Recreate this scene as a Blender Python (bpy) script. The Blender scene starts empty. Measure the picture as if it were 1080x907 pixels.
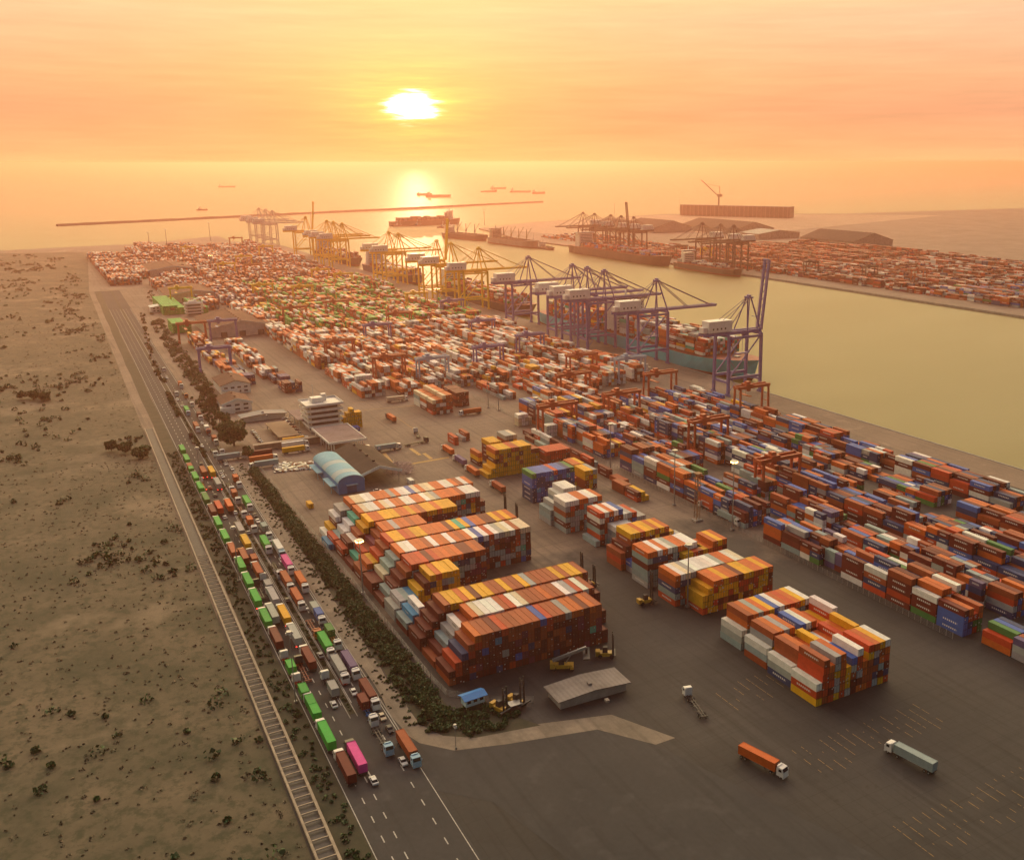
import bpy, math, random
import numpy as np
from mathutils import Vector, Matrix
random.seed(7); RNG = np.random.default_rng(7)
C = bpy.context.scene.collection
S = bpy.context.scene
rad = math.radians
# ------------------------------------------------------------------ camera
CAMH = 168.0; FPX = 1032.786; PCX = 643.137; PCY = 453.5
RM = ((0.50950337, 0.86046702, -0.00168282), (0.22595233, -0.13567841, -0.96464341), (-0.83027216, 0.49110883, -0.26355313))
cam = bpy.data.cameras.new('camera'); co = bpy.data.objects.new('camera', cam); C.objects.link(co)
m = Matrix([[RM[0][i], -RM[1][i], -RM[2][i]] for i in range(3)]).to_4x4()
m.translation = (0, 0, CAMH); co.matrix_world = m
cam.sensor_width = 36; cam.lens = FPX / 1080 * 36
cam.shift_x = (540 - PCX) / 1080; cam.shift_y = 0
cam.clip_start = 1; cam.clip_end = 200000
S.camera = co

def G(px, py, z=0.0):
    """pixel of the survey photograph -> point on the level z"""
    v = ((px - PCX) / FPX, (py - PCY) / FPX, 1.0)
    d = [sum(RM[k][i] * v[k] for k in range(3)) for i in range(3)]
    t = (z - CAMH) / d[2]
    return d[0] * t, d[1] * t
SUN = Vector((-0.93967, 0.33810, 0.05199)).normalized()
SUN_EL = math.asin(SUN.z); SUN_ROT = math.atan2(SUN.x, SUN.y)

# ------------------------------------------------------------------ object helpers
def setp(o, label=None, cat=None, group=None, kind=None):
    if label: o['label'] = label
    if cat: o['category'] = cat
    if group: o['group'] = group
    if kind: o['kind'] = kind
    return o
def thing(name, label, cat, loc=(0, 0, 0), rz=0.0, group=None):
    o = bpy.data.objects.new(name, None); C.objects.link(o)
    o.location = loc; o.rotation_euler = (0, 0, rz); o.empty_display_size = 1
    return setp(o, label, cat, group)
def copy_tree(o, parent=None):
    c = o.copy(); C.objects.link(c); c.parent = parent
    for ch in list(o.children): copy_tree(ch, c)
    return c
ORD = ['zeroth', 'first', 'second', 'third', 'fourth', 'fifth', 'sixth', 'seventh', 'eighth', 'ninth', 'tenth', 'eleventh', 'twelfth', 'thirteenth', 'fourteenth', 'fifteenth', 'sixteenth', 'seventeenth', 'eighteenth', 'nineteenth', 'twentieth', 'twenty-first', 'twenty-second', 'twenty-third', 'twenty-fourth', 'twenty-fifth', 'twenty-sixth', 'twenty-seventh', 'twenty-eighth', 'twenty-ninth', 'thirtieth', 'thirty-first', 'thirty-second']

class MB:
    def __init__(s): s.v = []; s.f = []; s.mi = []
    def face(s, pts, m=0):
        b = len(s.v); s.v += [tuple(p) for p in pts]; s.f.append(tuple(range(b, b + len(pts)))); s.mi.append(m)
    def hexa(s, p, m=0):
        b = len(s.v); s.v += [tuple(q) for q in p]
        for q in ((3, 2, 1, 0), (4, 5, 6, 7), (0, 1, 5, 4), (1, 2, 6, 5), (2, 3, 7, 6), (3, 0, 4, 7)):
            s.f.append(tuple(b + i for i in q)); s.mi.append(m)
        return s
    def box(s, cx, cy, cz, sx, sy, sz, m=0, rz=0.0, top=1.0):
        """box with centre (cx, cy) standing on cz"""
        c, n = math.cos(rz), math.sin(rz); p = []
        for z, k in ((cz, 1.0), (cz + sz, top)):
            for a, b in ((-1, -1), (1, -1), (1, 1), (-1, 1)):
                x, y = a * sx / 2 * k, b * sy / 2 * k
                p.append((cx + c * x - n * y, cy + n * x + c * y, z))
        return s.hexa(p, m)
    def bar(s, p, q, w, h=None, m=0):
        p = Vector(p); q = Vector(q); h = h or w; d = (q - p).normalized()
        up = Vector((0, 0, 1)) if abs(d.z) < .95 else Vector((1, 0, 0))
        r = d.cross(up).normalized() * w / 2; u = r.cross(d).normalized() * h / 2
        return s.hexa([p - r - u, p + r - u, p + r + u, p - r + u, q - r - u, q + r - u, q + r + u, q - r + u], m)
    def cyl(s, p, q, r, n=10, m=0, r2=None):
        p = Vector(p); q = Vector(q); d = (q - p).normalized(); r2 = r if r2 is None else r2
        up = Vector((0, 0, 1)) if abs(d.z) < .95 else Vector((1, 0, 0))
        a = d.cross(up).normalized(); b = a.cross(d).normalized(); k = len(s.v)
        for c, R in ((p, r), (q, r2)):
            for i in range(n):
                t = 2 * math.pi * i / n; s.v.append(tuple(c + (a * math.cos(t) + b * math.sin(t)) * R))
        for i in range(n):
            j = (i + 1) % n; s.f.append((k + i, k + n + i, k + n + j, k + j)); s.mi.append(m)
        s.f.append(tuple(k + i for i in range(n))); s.mi.append(m)
        s.f.append(tuple(k + n + i for i in reversed(range(n)))); s.mi.append(m)
        return s
    def prism(s, pts, z0, z1, m=0):
        a = sum(pts[i][0] * pts[(i + 1) % len(pts)][1] - pts[(i + 1) % len(pts)][0] * pts[i][1] for i in range(len(pts)))
        if a < 0: pts = pts[::-1]
        n = len(pts); b = len(s.v)
        s.v += [(x, y, z0) for x, y in pts] + [(x, y, z1) for x, y in pts]
        s.f.append(tuple(b + i for i in reversed(range(n)))); s.mi.append(m)
        s.f.append(tuple(b + n + i for i in range(n))); s.mi.append(m)
        for i in range(n):
            j = (i + 1) % n; s.f.append((b + i, b + j, b + n + j, b + n + i)); s.mi.append(m)
        return s
    def section(s, prof, x0, x1, axis='x', m=0):
        """closed profile in the (y,z) plane swept along x (or (x,z) along y)"""
        n = len(prof); b = len(s.v)
        for t in (x0, x1):
            for a, z in prof: s.v.append((t, a, z) if axis == 'x' else (a, t, z))
        s.f.append(tuple(b + i for i in range(n))); s.f.append(tuple(b + n + i for i in reversed(range(n)))); s.mi += [m, m]
        for i in range(n):
            j = (i + 1) % n; s.f.append((b + i, b + n + i, b + n + j, b + j)); s.mi.append(m)
        return s
    def mesh(s, name, mats):
        me = bpy.data.meshes.new(name); me.from_pydata(s.v, [], s.f)
        for k in (mats if isinstance(mats, (list, tuple)) else [mats]): me.materials.append(k)
        me.polygons.foreach_set('material_index', s.mi); me.shade_flat(); me.update()
        return me
    def build(s, name, mats, parent=None, label=None):
        o = bpy.data.objects.new(name, s.mesh(name, mats)); C.objects.link(o)
        if parent is not None: o.parent = parent
        if label: o['label'] = label
        return o
def part(name, me, parent, loc=None):
    o = bpy.data.objects.new(name, me); C.objects.link(o); o.parent = parent
    if loc: o.location = loc
    return o
def fixn(o):
    import bmesh
    b = bmesh.new(); b.from_mesh(o.data); bmesh.ops.recalc_face_normals(b, faces=b.faces); b.to_mesh(o.data); b.free()
    return o

# ------------------------------------------------------------------ materials
class N:
    """small node helper"""
    def __init__(s, mat): s.t = mat.node_tree; s.n = s.t.nodes; s.l = s.t.links
    def add(s, t, **k):
        n = s.n.new(t)
        for a, b in k.items():
            if a.startswith('i_'):
                key = a[2:]; key = int(key) if key.isdigit() else key
                if hasattr(b, 'is_output'): s.l.new(b, n.inputs[key])
                else: n.inputs[key].default_value = b
            else: setattr(n, a, b)
        return n
    def math(s, op, a, b=0.0, clamp=False):
        n = s.n.new('ShaderNodeMath'); n.operation = op; n.use_clamp = clamp
        for i, x in enumerate((a, b)):
            if hasattr(x, 'is_output'): s.l.new(x, n.inputs[i])
            else: n.inputs[i].default_value = x
        return n.outputs[0]
    def mix(s, f, a, b, blend='MIX'):
        n = s.n.new('ShaderNodeMix'); n.data_type = 'RGBA'; n.blend_type = blend
        for i, x in ((0, f), (6, a), (7, b)):
            if hasattr(x, 'is_output'): s.l.new(x, n.inputs[i])
            else: n.inputs[i].default_value = x if not isinstance(x, tuple) or len(x) == 4 else (*x, 1)
        return n.outputs[2]
    def ramp(s, f, stops, interp='LINEAR'):
        n = s.n.new('ShaderNodeValToRGB'); s.l.new(f, n.inputs[0]); e = n.color_ramp.elements; n.color_ramp.interpolation = interp
        while len(e) < len(stops): e.new(.5)
        for x, (p, c) in zip(e, stops): x.position = p; x.color = (*c, 1) if len(c) == 3 else c
        return n.outputs[0]
    def noise(s, scale, vec=None, detail=4, rough=.55, dist=0.0):
        n = s.n.new('ShaderNodeTexNoise'); n.inputs['Scale'].default_value = scale; n.inputs['Detail'].default_value = detail
        n.inputs['Roughness'].default_value = rough; n.inputs['Distortion'].default_value = dist
        if vec is not None: s.l.new(vec, n.inputs['Vector'])
        return n.outputs[0]
    def mapping(s, vec, scale=(1, 1, 1), rot=(0, 0, 0)):
        n = s.n.new('ShaderNodeMapping'); s.l.new(vec, n.inputs['Vector']); n.inputs['Scale'].default_value = scale; n.inputs['Rotation'].default_value = rot
        return n.outputs[0]
def newmat(name):
    mt = bpy.data.materials.new(name); mt.use_nodes = True
    b = mt.node_tree.nodes['Principled BSDF']
    return mt, N(mt), b
MATS = {}
def mat(name, col, rough=.6, metal=0.0, var=.25, scale=.35, emit=None):
    """painted or weathered surface: base colour with soft blotches"""
    if name in MATS: return MATS[name]
    mt, n, b = newmat(name)
    tc = n.add('ShaderNodeTexCoord').outputs['Object']
    f = n.noise(scale, tc, 5, .6)
    c1 = tuple(min(1, x * (1 + var)) for x in col); c0 = tuple(x * (1 - var) for x in col)
    c = n.ramp(f, [(.3, c0), (.7, c1)])
    n.l.new(c, b.inputs['Base Color']); b.inputs['Roughness'].default_value = rough; b.inputs['Metallic'].default_value = metal
    if emit:
        b.inputs['Emission Color'].default_value = (*emit[0], 1); b.inputs['Emission Strength'].default_value = emit[1]
    MATS[name] = mt; return mt
def paint(name, rough=.45, dirt=.35):
    """paint whose colour is the object's own colour, with rust and dirt"""
    mt, n, b = newmat(name)
    oi = n.add('ShaderNodeObjectInfo'); tc = n.add('ShaderNodeTexCoord').outputs['Object']
    off = n.add('ShaderNodeVectorMath', operation='ADD'); n.l.new(tc, off.inputs[0])
    rv = n.math('MULTIPLY', oi.outputs['Random'], 90.0); n.l.new(rv, off.inputs[1])
    f = n.noise(.55, off.outputs[0], 5, .65); g = n.noise(2.2, off.outputs[0], 3, .6)
    sh = n.math('MULTIPLY_ADD', f, .5); n.n[-1].inputs[2].default_value = .74
    c = n.mix(1.0, oi.outputs['Color'], (1, 1, 1), 'MULTIPLY')
    vs = n.add('ShaderNodeVectorMath', operation='SCALE'); n.l.new(c, vs.inputs[0]); n.l.new(sh, vs.inputs['Scale'])
    rust = n.math('MULTIPLY', n.ramp(g, [(.60, (0, 0, 0)), (.75, (1, 1, 1))]), dirt, True)
    c = n.mix(rust, vs.outputs[0], (.16, .08, .045))
    n.l.new(c, b.inputs['Base Color']); b.inputs['Roughness'].default_value = rough; b.inputs['Specular IOR Level'].default_value = .25
    return mt
M_paint = paint('container_paint', .65, .4)
M_veh = paint('vehicle_paint', .35, .12)
M_gap = mat('door_gasket_dark', (.02, .015, .015), .8, var=.1)
M_rod = mat('lock_rod_metal', (.22, .17, .16), .5, .3, scale=2)
M_card = mat('placard_white', (.62, .61, .60), .5, var=.08)
M_cardy = mat('placard_yellow', (.5, .30, .05), .5, var=.08)
M_black = mat('black_rubber', (.02, .02, .02), .8)
M_glass = mat('dark_glass', (.02, .025, .03), .08, var=.1)
M_chassis = mat('chassis_grey', (.05, .045, .045), .6)
M_steel = mat('galvanised_steel', (.32, .32, .31), .45, .4)
M_white = mat('white_paint', (.74, .73, .70), .5, var=.08)
M_conc = mat('concrete_wall', (.30, .28, .25), .85, var=.3, scale=.2)
M_lamp = mat('flood_lamp_lit', (.9, .8, .6), .4, emit=((1, .55, .16), 9))
M_tail = mat('tail_light_lit', (.5, .02, .02), .4, emit=((1, .05, .03), 6))
M_lampoff = mat('lamp_glass', (.6, .6, .58), .3)
# ------------------------------------------------------------------ world, sun, haze
w = bpy.data.worlds.new('World'); S.world = w; w.use_nodes = True
n = N(w); bg = w.node_tree.nodes['Background']
sky = n.add('ShaderNodeTexSky'); sky.sky_type = 'NISHITA'; sky.sun_disc = False
sky.sun_elevation = SUN_EL; sky.sun_rotation = SUN_ROT; sky.altitude = 100; sky.dust_density = 4; sky.air_density = 1.2
tc = n.add('ShaderNodeTexCoord').outputs['Generated']
nv = n.add('ShaderNodeVectorMath', operation='NORMALIZE'); n.l.new(tc, nv.inputs[0]); D = nv.outputs[0]
sx = n.add('ShaderNodeSeparateXYZ'); n.l.new(D, sx.inputs[0]); z = sx.outputs[2]
# layered veil of thin evening cloud, by height above the horizon; unseen upper bands brightened to light container tops
veil = n.ramp(z, [(0.0, (1.06, .555, .235)), (.018, (1.0, .49, .225)), (.045, (.95, .425, .218)), (.075, (.98, .49, .25)), (.13, (1.0, .60, .35)), (.155, (1.05, .66, .36)), (.19, (3.1, 2.75, .52)), (.28, (4.2, 3.3, 1.2)), (.5, (6.0, 4.6, 3.1)), (.75, (1.4, 1.15, .95)), (1.0, (.3, .31, .38))])
hd = n.add('ShaderNodeCombineXYZ'); n.l.new(sx.outputs[0], hd.inputs[0]); n.l.new(sx.outputs[1], hd.inputs[1])
hn = n.add('ShaderNodeVectorMath', operation='NORMALIZE'); n.l.new(hd.outputs[0], hn.inputs[0])
sh_ = Vector((SUN.x, SUN.y, 0)).normalized()
da = n.add('ShaderNodeVectorMath', operation='DOT_PRODUCT'); n.l.new(hn.outputs[0], da.inputs[0]); da.inputs[1].default_value = sh_
west = n.ramp(n.math('MULTIPLY_ADD', da.outputs['Value'], .5), [(0.0, (.04, .065, .12)), (.45, (.06, .075, .12)), (.62, (.13, .135, .17)), (.78, (.72, .70, .72)), (.88, (1.0, .97, 1.02)), (1.0, (1.03, 1.0, .90))])
n.n[-2].inputs[2].default_value = .5
veil = n.mix(1.0, veil, west, 'MULTIPLY')
# the sun seen through cloud: white core, yellow halo, torn by streaks
ds = n.add('ShaderNodeVectorMath', operation='DOT_PRODUCT'); n.l.new(D, ds.inputs[0]); ds.inputs[1].default_value = SUN
ang = n.math('MULTIPLY', n.math('ARCCOSINE', n.math('MINIMUM', ds.outputs['Value'], 1.0)), 57.2958)
sm = n.mapping(D, (9, 9, 120)); st = n.noise(1.0, sm, 4, .6)
sm2 = n.mapping(D, (30, 30, 260)); st2 = n.noise(1.0, sm2, 3, .6)
dz = n.math('MULTIPLY', n.math('SUBTRACT', z, SUN.z), 57.3)
ell = n.math('SQRT', n.math('ADD', n.math('POWER', ang, 2.0), n.math('MULTIPLY', n.math('POWER', dz, 2.0), 2.2)))
angn = n.math('ADD', ell, n.math('MULTIPLY', n.math('SUBTRACT', st2, .5), 2.4))
core = n.math('EXPONENT', n.math('MULTIPLY', n.math('POWER', n.math('MULTIPLY', n.math('MAXIMUM', angn, 0.0), 1 / 1.15), 4.0), -1.0))
halo = n.math('EXPONENT', n.math('MULTIPLY', n.math('MAXIMUM', angn, 0.0), -.62))
halo = n.math('MULTIPLY', halo, n.math('MULTIPLY', n.math('POWER', st, 2.0), 3.2))
wide = n.math('EXPONENT', n.math('MULTIPLY', ang, -.13))
def scaled(col, f):
    v = n.add('ShaderNodeVectorMath', operation='SCALE'); v.inputs[0].default_value = col; n.l.new(f, v.inputs['Scale']); return v.outputs[0]
def vadd(a, b):
    v = n.add('ShaderNodeVectorMath', operation='ADD'); n.l.new(a, v.inputs[0]); n.l.new(b, v.inputs[1]); return v.outputs[0]
# faint streaks over the veil
streak = n.math('MULTIPLY_ADD', n.math('SUBTRACT', st, .5), .34); n.n[-1].inputs[2].default_value = 1.0
vv = n.add('ShaderNodeVectorMath', operation='SCALE'); n.l.new(veil, vv.inputs[0]); n.l.new(streak, vv.inputs['Scale'])
tot = vadd(vadd(vadd(vv.outputs[0], scaled((5.0, 4.4, 3.2), core)), scaled((.9, .62, .03), halo)), scaled((.05, .13, .0), wide))
s10 = n.add('ShaderNodeVectorMath', operation='SCALE'); n.l.new(tot, s10.inputs[0]); s10.inputs['Scale'].default_value = 10.0 * 1.0
nsk = n.add('ShaderNodeVectorMath', operation='SCALE'); n.l.new(sky.outputs[0], nsk.inputs[0]); nsk.inputs['Scale'].default_value = .08
n.l.new(vadd(s10.outputs[0], nsk.outputs[0]), bg.inputs['Color']); bg.inputs['Strength'].default_value = .1
sl = bpy.data.lights.new('sun', 'SUN'); sl.energy = 2.0; sl.angle = rad(.5); sl.color = (1, .52, .26)
so = bpy.data.objects.new('sun', sl); C.objects.link(so); so.rotation_euler = SUN.to_track_quat('Z', 'Y').to_euler()
# the air
hz = MB().box(-31000, 8000, -9, 66000, 90000, 183)
mt = bpy.data.materials.new('evening_haze'); mt.use_nodes = True; hn_ = N(mt)
mt.node_tree.nodes.remove(mt.node_tree.nodes['Principled BSDF'])
pv = hn_.add('ShaderNodeVolumePrincipled'); pv.inputs['Color'].default_value = (.84, .435, .33, 1); pv.inputs['Density'].default_value = 1.15e-4; pv.inputs['Anisotropy'].default_value = .64
hn_.l.new(pv.outputs[0], mt.node_tree.nodes['Material Output'].inputs['Volume'])
setp(hz.build('haze', mt), kind='stuff', label='warm evening haze hanging over the whole port', cat='haze')
S.view_settings.view_transform = 'Standard'; S.view_settings.look = 'None'; S.view_settings.gamma = 1; S.view_settings.exposure = 0.0
S.view_settings.use_curve_mapping = False
S.cycles.max_bounces = 5; S.cycles.volume_bounces = 0; S.cycles.diffuse_bounces = 2; S.cycles.glossy_bounces = 2; S.cycles.transparent_max_bounces = 4
S.cycles.use_denoising = True

# ------------------------------------------------------------------ the setting
def ground_mat(name, c0, c1, sc=.02, fine=.6, rough=.9, streak=True):
    mt, n, b = newmat(name); tc = n.add('ShaderNodeTexCoord').outputs['Object']
    a = n.noise(sc, tc, 6, .6); f = n.noise(fine, tc, 4, .6)
    c = n.ramp(a, [(.3, c0), (.7, c1)])
    if streak:
        s = n.noise(1.0, n.mapping(tc, (.018, .35, 1)), 4, .6)
        c = n.mix(n.math('MULTIPLY', n.ramp(s, [(.5, (0, 0, 0)), (.72, (1, 1, 1))]), .45), c, tuple(x * .5 for x in c0))
        o = n.noise(.11, tc, 3, .5)
        c = n.mix(n.math('MULTIPLY', n.ramp(o, [(.58, (0, 0, 0)), (.7, (1, 1, 1))]), .4), c, tuple(x * 1.5 for x in c1))
    v = n.math('MULTIPLY_ADD', f, .5); n.n[-1].inputs[2].default_value = .75
    sc_ = n.add('ShaderNodeVectorMath', operation='SCALE'); n.l.new(c, sc_.inputs[0]); n.l.new(v, sc_.inputs['Scale'])
    n.l.new(sc_.outputs[0], b.inputs['Base Color']); b.inputs['Roughness'].default_value = rough
    return mt
def yard_mat():
    mt, n, b = newmat('worn_yard_paving'); tc = n.add('ShaderNodeTexCoord').outputs['Object']
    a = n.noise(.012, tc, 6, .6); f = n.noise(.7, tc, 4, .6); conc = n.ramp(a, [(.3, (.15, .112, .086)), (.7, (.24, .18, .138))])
    asp_dim = n.ramp(n.noise(.02, tc, 6, .62), [(.3, (.022, .022, .025)), (.7, (.048, .044, .042))])
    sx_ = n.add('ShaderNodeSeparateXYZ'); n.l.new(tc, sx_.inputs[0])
    near_dim = n.math('ADD', n.math('MULTIPLY', n.math('ADD', sx_.outputs[0], 420.0), .0085), n.math('MULTIPLY', n.math('SUBTRACT', n.noise(.02, tc, 5, .6), .5), 3.0))
    c = n.mix(n.ramp(near_dim, [(.25, (0, 0, 0)), (.75, (1, 1, 1))]), conc, asp_dim)  # asphalt tone near the camera, with the foreground's fall in light put into colour
    v = n.add('ShaderNodeTexVoronoi'); v.inputs['Scale'].default_value = .045; v.distance = 'CHEBYCHEV'; n.l.new(tc, v.inputs['Vector'])
    sp = n.add('ShaderNodeSeparateColor'); n.l.new(v.outputs['Color'], sp.inputs[0])
    k = n.math('MULTIPLY_ADD', sp.outputs[0], .26); n.n[-1].inputs[2].default_value = .87
    tr = n.noise(1.0, n.mapping(tc, (.012, .32, 1)), 4, .6); tr2 = n.noise(1.0, n.mapping(tc, (.3, .02, 1), (0, 0, .25)), 4, .6)
    for t_, s_ in ((tr, .34), (tr2, .16)):
        k = n.math('MULTIPLY', k, n.math('SUBTRACT', 1.0, n.math('MULTIPLY', n.ramp(t_, [(.52, (0, 0, 0)), (.68, (1, 1, 1))]), s_)))
    oil = n.ramp(n.noise(.16, tc, 4, .7), [(.62, (0, 0, 0)), (.74, (1, 1, 1))]); k = n.math('MULTIPLY', k, n.math('SUBTRACT', 1.0, n.math('MULTIPLY', oil, .45)))
    br = n.add('ShaderNodeTexBrick'); n.l.new(tc, br.inputs['Vector']); br.inputs['Scale'].default_value = 1; br.inputs['Brick Width'].default_value = 7.5; br.inputs['Row Height'].default_value = 5.0; br.inputs['Mortar Size'].default_value = .09; br.inputs['Color1'].default_value = br.inputs['Color2'].default_value = (1, 1, 1, 1); br.inputs['Mortar'].default_value = (.62, .62, .62, 1); br.offset = 0
    f2 = n.math('MULTIPLY_ADD', f, .5); n.n[-1].inputs[2].default_value = .75
    sc_ = n.add('ShaderNodeVectorMath', operation='SCALE'); n.l.new(n.mix(1.0, c, br.outputs[0], 'MULTIPLY'), sc_.inputs[0]); n.l.new(n.math('MULTIPLY', k, f2), sc_.inputs['Scale'])
    n.l.new(sc_.outputs[0], b.inputs['Base Color']); b.inputs['Roughness'].default_value = .85; return mt
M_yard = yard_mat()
M_land = ground_mat('scrub_earth', (.03, .036, .016), (.14, .108, .068), .035, .5, streak=False)
_n = N(M_land); _b = M_land.node_tree.nodes['Principled BSDF']; _c = _b.inputs['Base Color'].links[0].from_socket; _t = _n.add('ShaderNodeTexCoord').outputs['Object']
_c = _n.mix(_n.math('MULTIPLY', _n.ramp(_n.noise(.22, _t, 6, .7), [(.48, (0, 0, 0)), (.6, (1, 1, 1))]), .8), _c, (.028, .036, .014))
_c = _n.mix(_n.math('MULTIPLY', _n.ramp(_n.noise(.012, _t, 7, .65), [(.55, (0, 0, 0)), (.63, (1, 1, 1))]), .7), _c, (.22, .17, .115))
_n.l.new(_c, _b.inputs['Base Color'])
M_road = ground_mat('asphalt', (.028, .029, .033), (.05, .049, .051), .03)
M_verge = ground_mat('cracked_concrete_verge', (.15, .125, .095), (.27, .22, .17), .09)
M_dirt = ground_mat('dark_dry_grass', (.018, .024, .010), (.06, .052, .028), .15, 1.5, streak=False)
M_sand = ground_mat('pale_sand', (.30, .22, .15), (.42, .32, .22), .03, streak=False)
mt, n, b = newmat('sea_water'); tc = n.add('ShaderNodeTexCoord').outputs['Object']
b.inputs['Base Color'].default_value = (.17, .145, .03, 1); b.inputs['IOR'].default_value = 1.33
wn = n.noise(.012, n.mapping(tc, (1, .35, 1)), 3, .5)
n.l.new(n.ramp(wn, [(.3, (.53, .53, .53)), (.7, (.57, .57, .57))]), b.inputs['Roughness'])
bp = n.add('ShaderNodeBump', i_Strength=.2, i_Distance=.6); n.l.new(n.noise(.16, n.mapping(tc, (1, .6, 1)), 5, .65), bp.inputs['Height']); n.l.new(bp.outputs[0], b.inputs['Normal'])
M_sea = mt
def struct(name, mb, m): return setp(mb.build(name, m), kind='structure')
def sheet(name, pts, z, m):
    mb = MB(); a = sum(pts[i][0] * pts[(i + 1) % len(pts)][1] - pts[(i + 1) % len(pts)][0] * pts[i][1] for i in range(len(pts)))
    mb.face([(x, y, z) for x, y in (pts if a > 0 else pts[::-1])]); return struct(name, mb, m)
QY = 470.0; OQ = 960.0
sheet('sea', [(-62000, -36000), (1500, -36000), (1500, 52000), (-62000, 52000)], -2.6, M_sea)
land = [(900, QY), (-2230, QY), (-2330, 400), G(230, 249), G(150, 257), (-2300, -200), (-2600, -1500), (-2300, -6000), (900, -6000)]
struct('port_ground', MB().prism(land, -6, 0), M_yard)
opp = [(-420, OQ), (-1640, OQ), (-1700, 990), (-2060, 975), (-2230, 1010), G(505, 241), G(560, 234.5), G(640, 230), G(700, 226), G(780, 226), (-2500, 2400), (-2300, 5200), (-400, 5200)]
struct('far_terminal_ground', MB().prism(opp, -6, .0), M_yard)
sheet('sand_fill', [G(512, 240.5), G(560, 235), G(640, 231), G(700, 227), G(780, 227), (-2450, 2350), (-2250, 2600), (-1950, 1700), (-2120, 1120)], .02, M_sand)
q = MB()
q.box(-665, QY - .4, -5, 3130, 1.2, 5.25); struct('quay_wall', q, M_conc)
q = MB(); q.box(-1030, OQ + .4, -5, 1220, 1.2, 5.25); struct('far_quay_wall', q, M_conc)
fd = MB()
for i in range(120):
    x = -500 - i * 12.0; fd.box(x, QY + .55, -2.2, 1.4, .7, 2.2)
setp(fd.build('quay_fenders', M_black), kind='structure')
# breakwater
a, c_ = Vector((*G(60, 238), 0)), Vector((*G(572, 213.2), 0)); d_ = (c_ - a).normalized(); nn = Vector((-d_.y, d_.x, 0))
bw = MB(); K = 60
for i in range(K):
    p = a.lerp(c_, i / K); q2 = a.lerp(c_, (i + 1) / K); h = 4.2 + random.uniform(-.5, .5)
    bw.hexa([p - nn * 11 - Vector((0, 0, 6)), q2 - nn * 11 - Vector((0, 0, 6)), q2 + nn * 11 - Vector((0, 0, 6)), p + nn * 11 - Vector((0, 0, 6)), p - nn * 3 + Vector((0, 0, h)), q2 - nn * 3 + Vector((0, 0, h)), q2 + nn * 3 + Vector((0, 0, h)), p + nn * 3 + Vector((0, 0, h))])
setp(bw.build('breakwater', mat('rock_armour', (.14, .10, .08), .9, var=.4, scale=.1)), 'long low rock breakwater crossing the sea behind the port', 'breakwater')

# --- the road beside the railway channel: runs almost along x
def lane(X, off): return 58.6 + (-257 - X) * .0217 + off
RA = math.atan(-.0217)
def strip(name, o0, o1, x0, x1, z, m, step=40.0, wob=0.0):
    L = [(x0 + (x1 - x0) * i / 30, ) for i in range(31)]
    pts = [(x[0], lane(x[0], o0) + (random.uniform(-wob, wob) if wob else 0)) for x in L] + [(x[0], lane(x[0], o1) + (random.uniform(-wob, wob) if wob else 0)) for x in reversed(L)]
    return sheet(name, pts, z, m)
XN, XF = -60.0, -1500.0
strip('road', -2.6, 21.0, XN, XF, .02, M_road)
strip('rail_side_scrub', -9.6, -2.6, XN, XF, .03, M_dirt, wob=.5)
strip('road_median', 9.7, 11.7, -278, XF, .06, M_dirt, wob=.12)
strip('verge', 21.0, 27.5, -262, -580, .03, M_verge, wob=1.1)
strip('kerb', 20.7, 21.1, -255, -580, .12, M_conc)
strip('kerb', 9.4, 9.7, -276, -560, .12, M_conc)
strip('kerb', 11.7, 12.0, -276, -560, .12, M_conc)
sheet('shrub_bed', [(x, lane(x, 27.5)) for x in np.linspace(-262, -560, 20)] + [(-560, 98), (-262, 97.5)], .04, M_dirt)
sheet('verge', [(-262, lane(-262, 21)), (-262, 86), (-252, 90), (-246, 98), (-243, 118), (-236, 140), (-215, 150), (-215, 143), (-231, 132), (-238, 105), (-243, 90), (-252, 82.5)], .035, M_verge)
sheet('rough_grass', [(-262, 86), (-262, 97.5), (-263, 109), (-252, 113), (-242, 118), (-246, 98), (-252, 90)], .045, M_dirt)
sheet('side_road', [(-257, lane(-257, 20)), (-252, 82.5), (-243, 90), (-238, 105), (-231, 132), (-215, 143), (-60, 190), (-60, 100), (-180, 98), (-215, 90), (-228, lane(-228, 20))], .024, M_road)
sheet('scrubland', [(800, -5500)] + [(x, lane(x, -16)) for x in (800, 0, -300, -700, -1100, -1500)] + [(-2200, 110), (-2300, -200), (-2600, -1500), (-2300, -5500)], .02, M_land)
# road paint
pm = mat('road_paint_white', (.42, .40, .37), .7, var=.35, scale=1.5); ym = mat('road_paint_yellow', (.40, .24, .06), .7, var=.3, scale=1.5)
mk = MB()
def dash(o, x0, x1, w_=.16, z=.045):
    mk.face([(x0, lane(x0, o) - w_, z), (x1, lane(x1, o) - w_, z), (x1, lane(x1, o) + w_, z), (x0, lane(x0, o) + w_, z)])
for o in (1.6, 4.9, 15.6):
    x = -70
    while x > -1300:
        dash(o, x - 3, x); x -= 9
for o in (-2.0, 9.0, 12.3, 20.2): dash(o, -1300, -285 if o in (9.0, 12.3) else -70, .12)
for x in (-246, -262): mk.prism([(x, lane(x, 6.5) - .2), (x + 4, lane(x, 6.5) - .2), (x + 4, lane(x, 6.5) - .7), (x + 6, lane(x, 6.5)), (x + 4, lane(x, 6.5) + .7), (x + 4, lane(x, 6.5) + .2), (x, lane(x, 6.5) + .2)], .03, .05)
struct('road_marking', mk, pm)
mk = MB()
def gstrip(p, q_, w_, z=.03, m=0):
    p = Vector((*G(*p), z)); q_ = Vector((*G(*q_), z)); d = (q_ - p).normalized(); r = Vector((-d.y, d.x, 0)) * w_
    mk.face([p - r, q_ - r, q_ + r, p + r])
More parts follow.
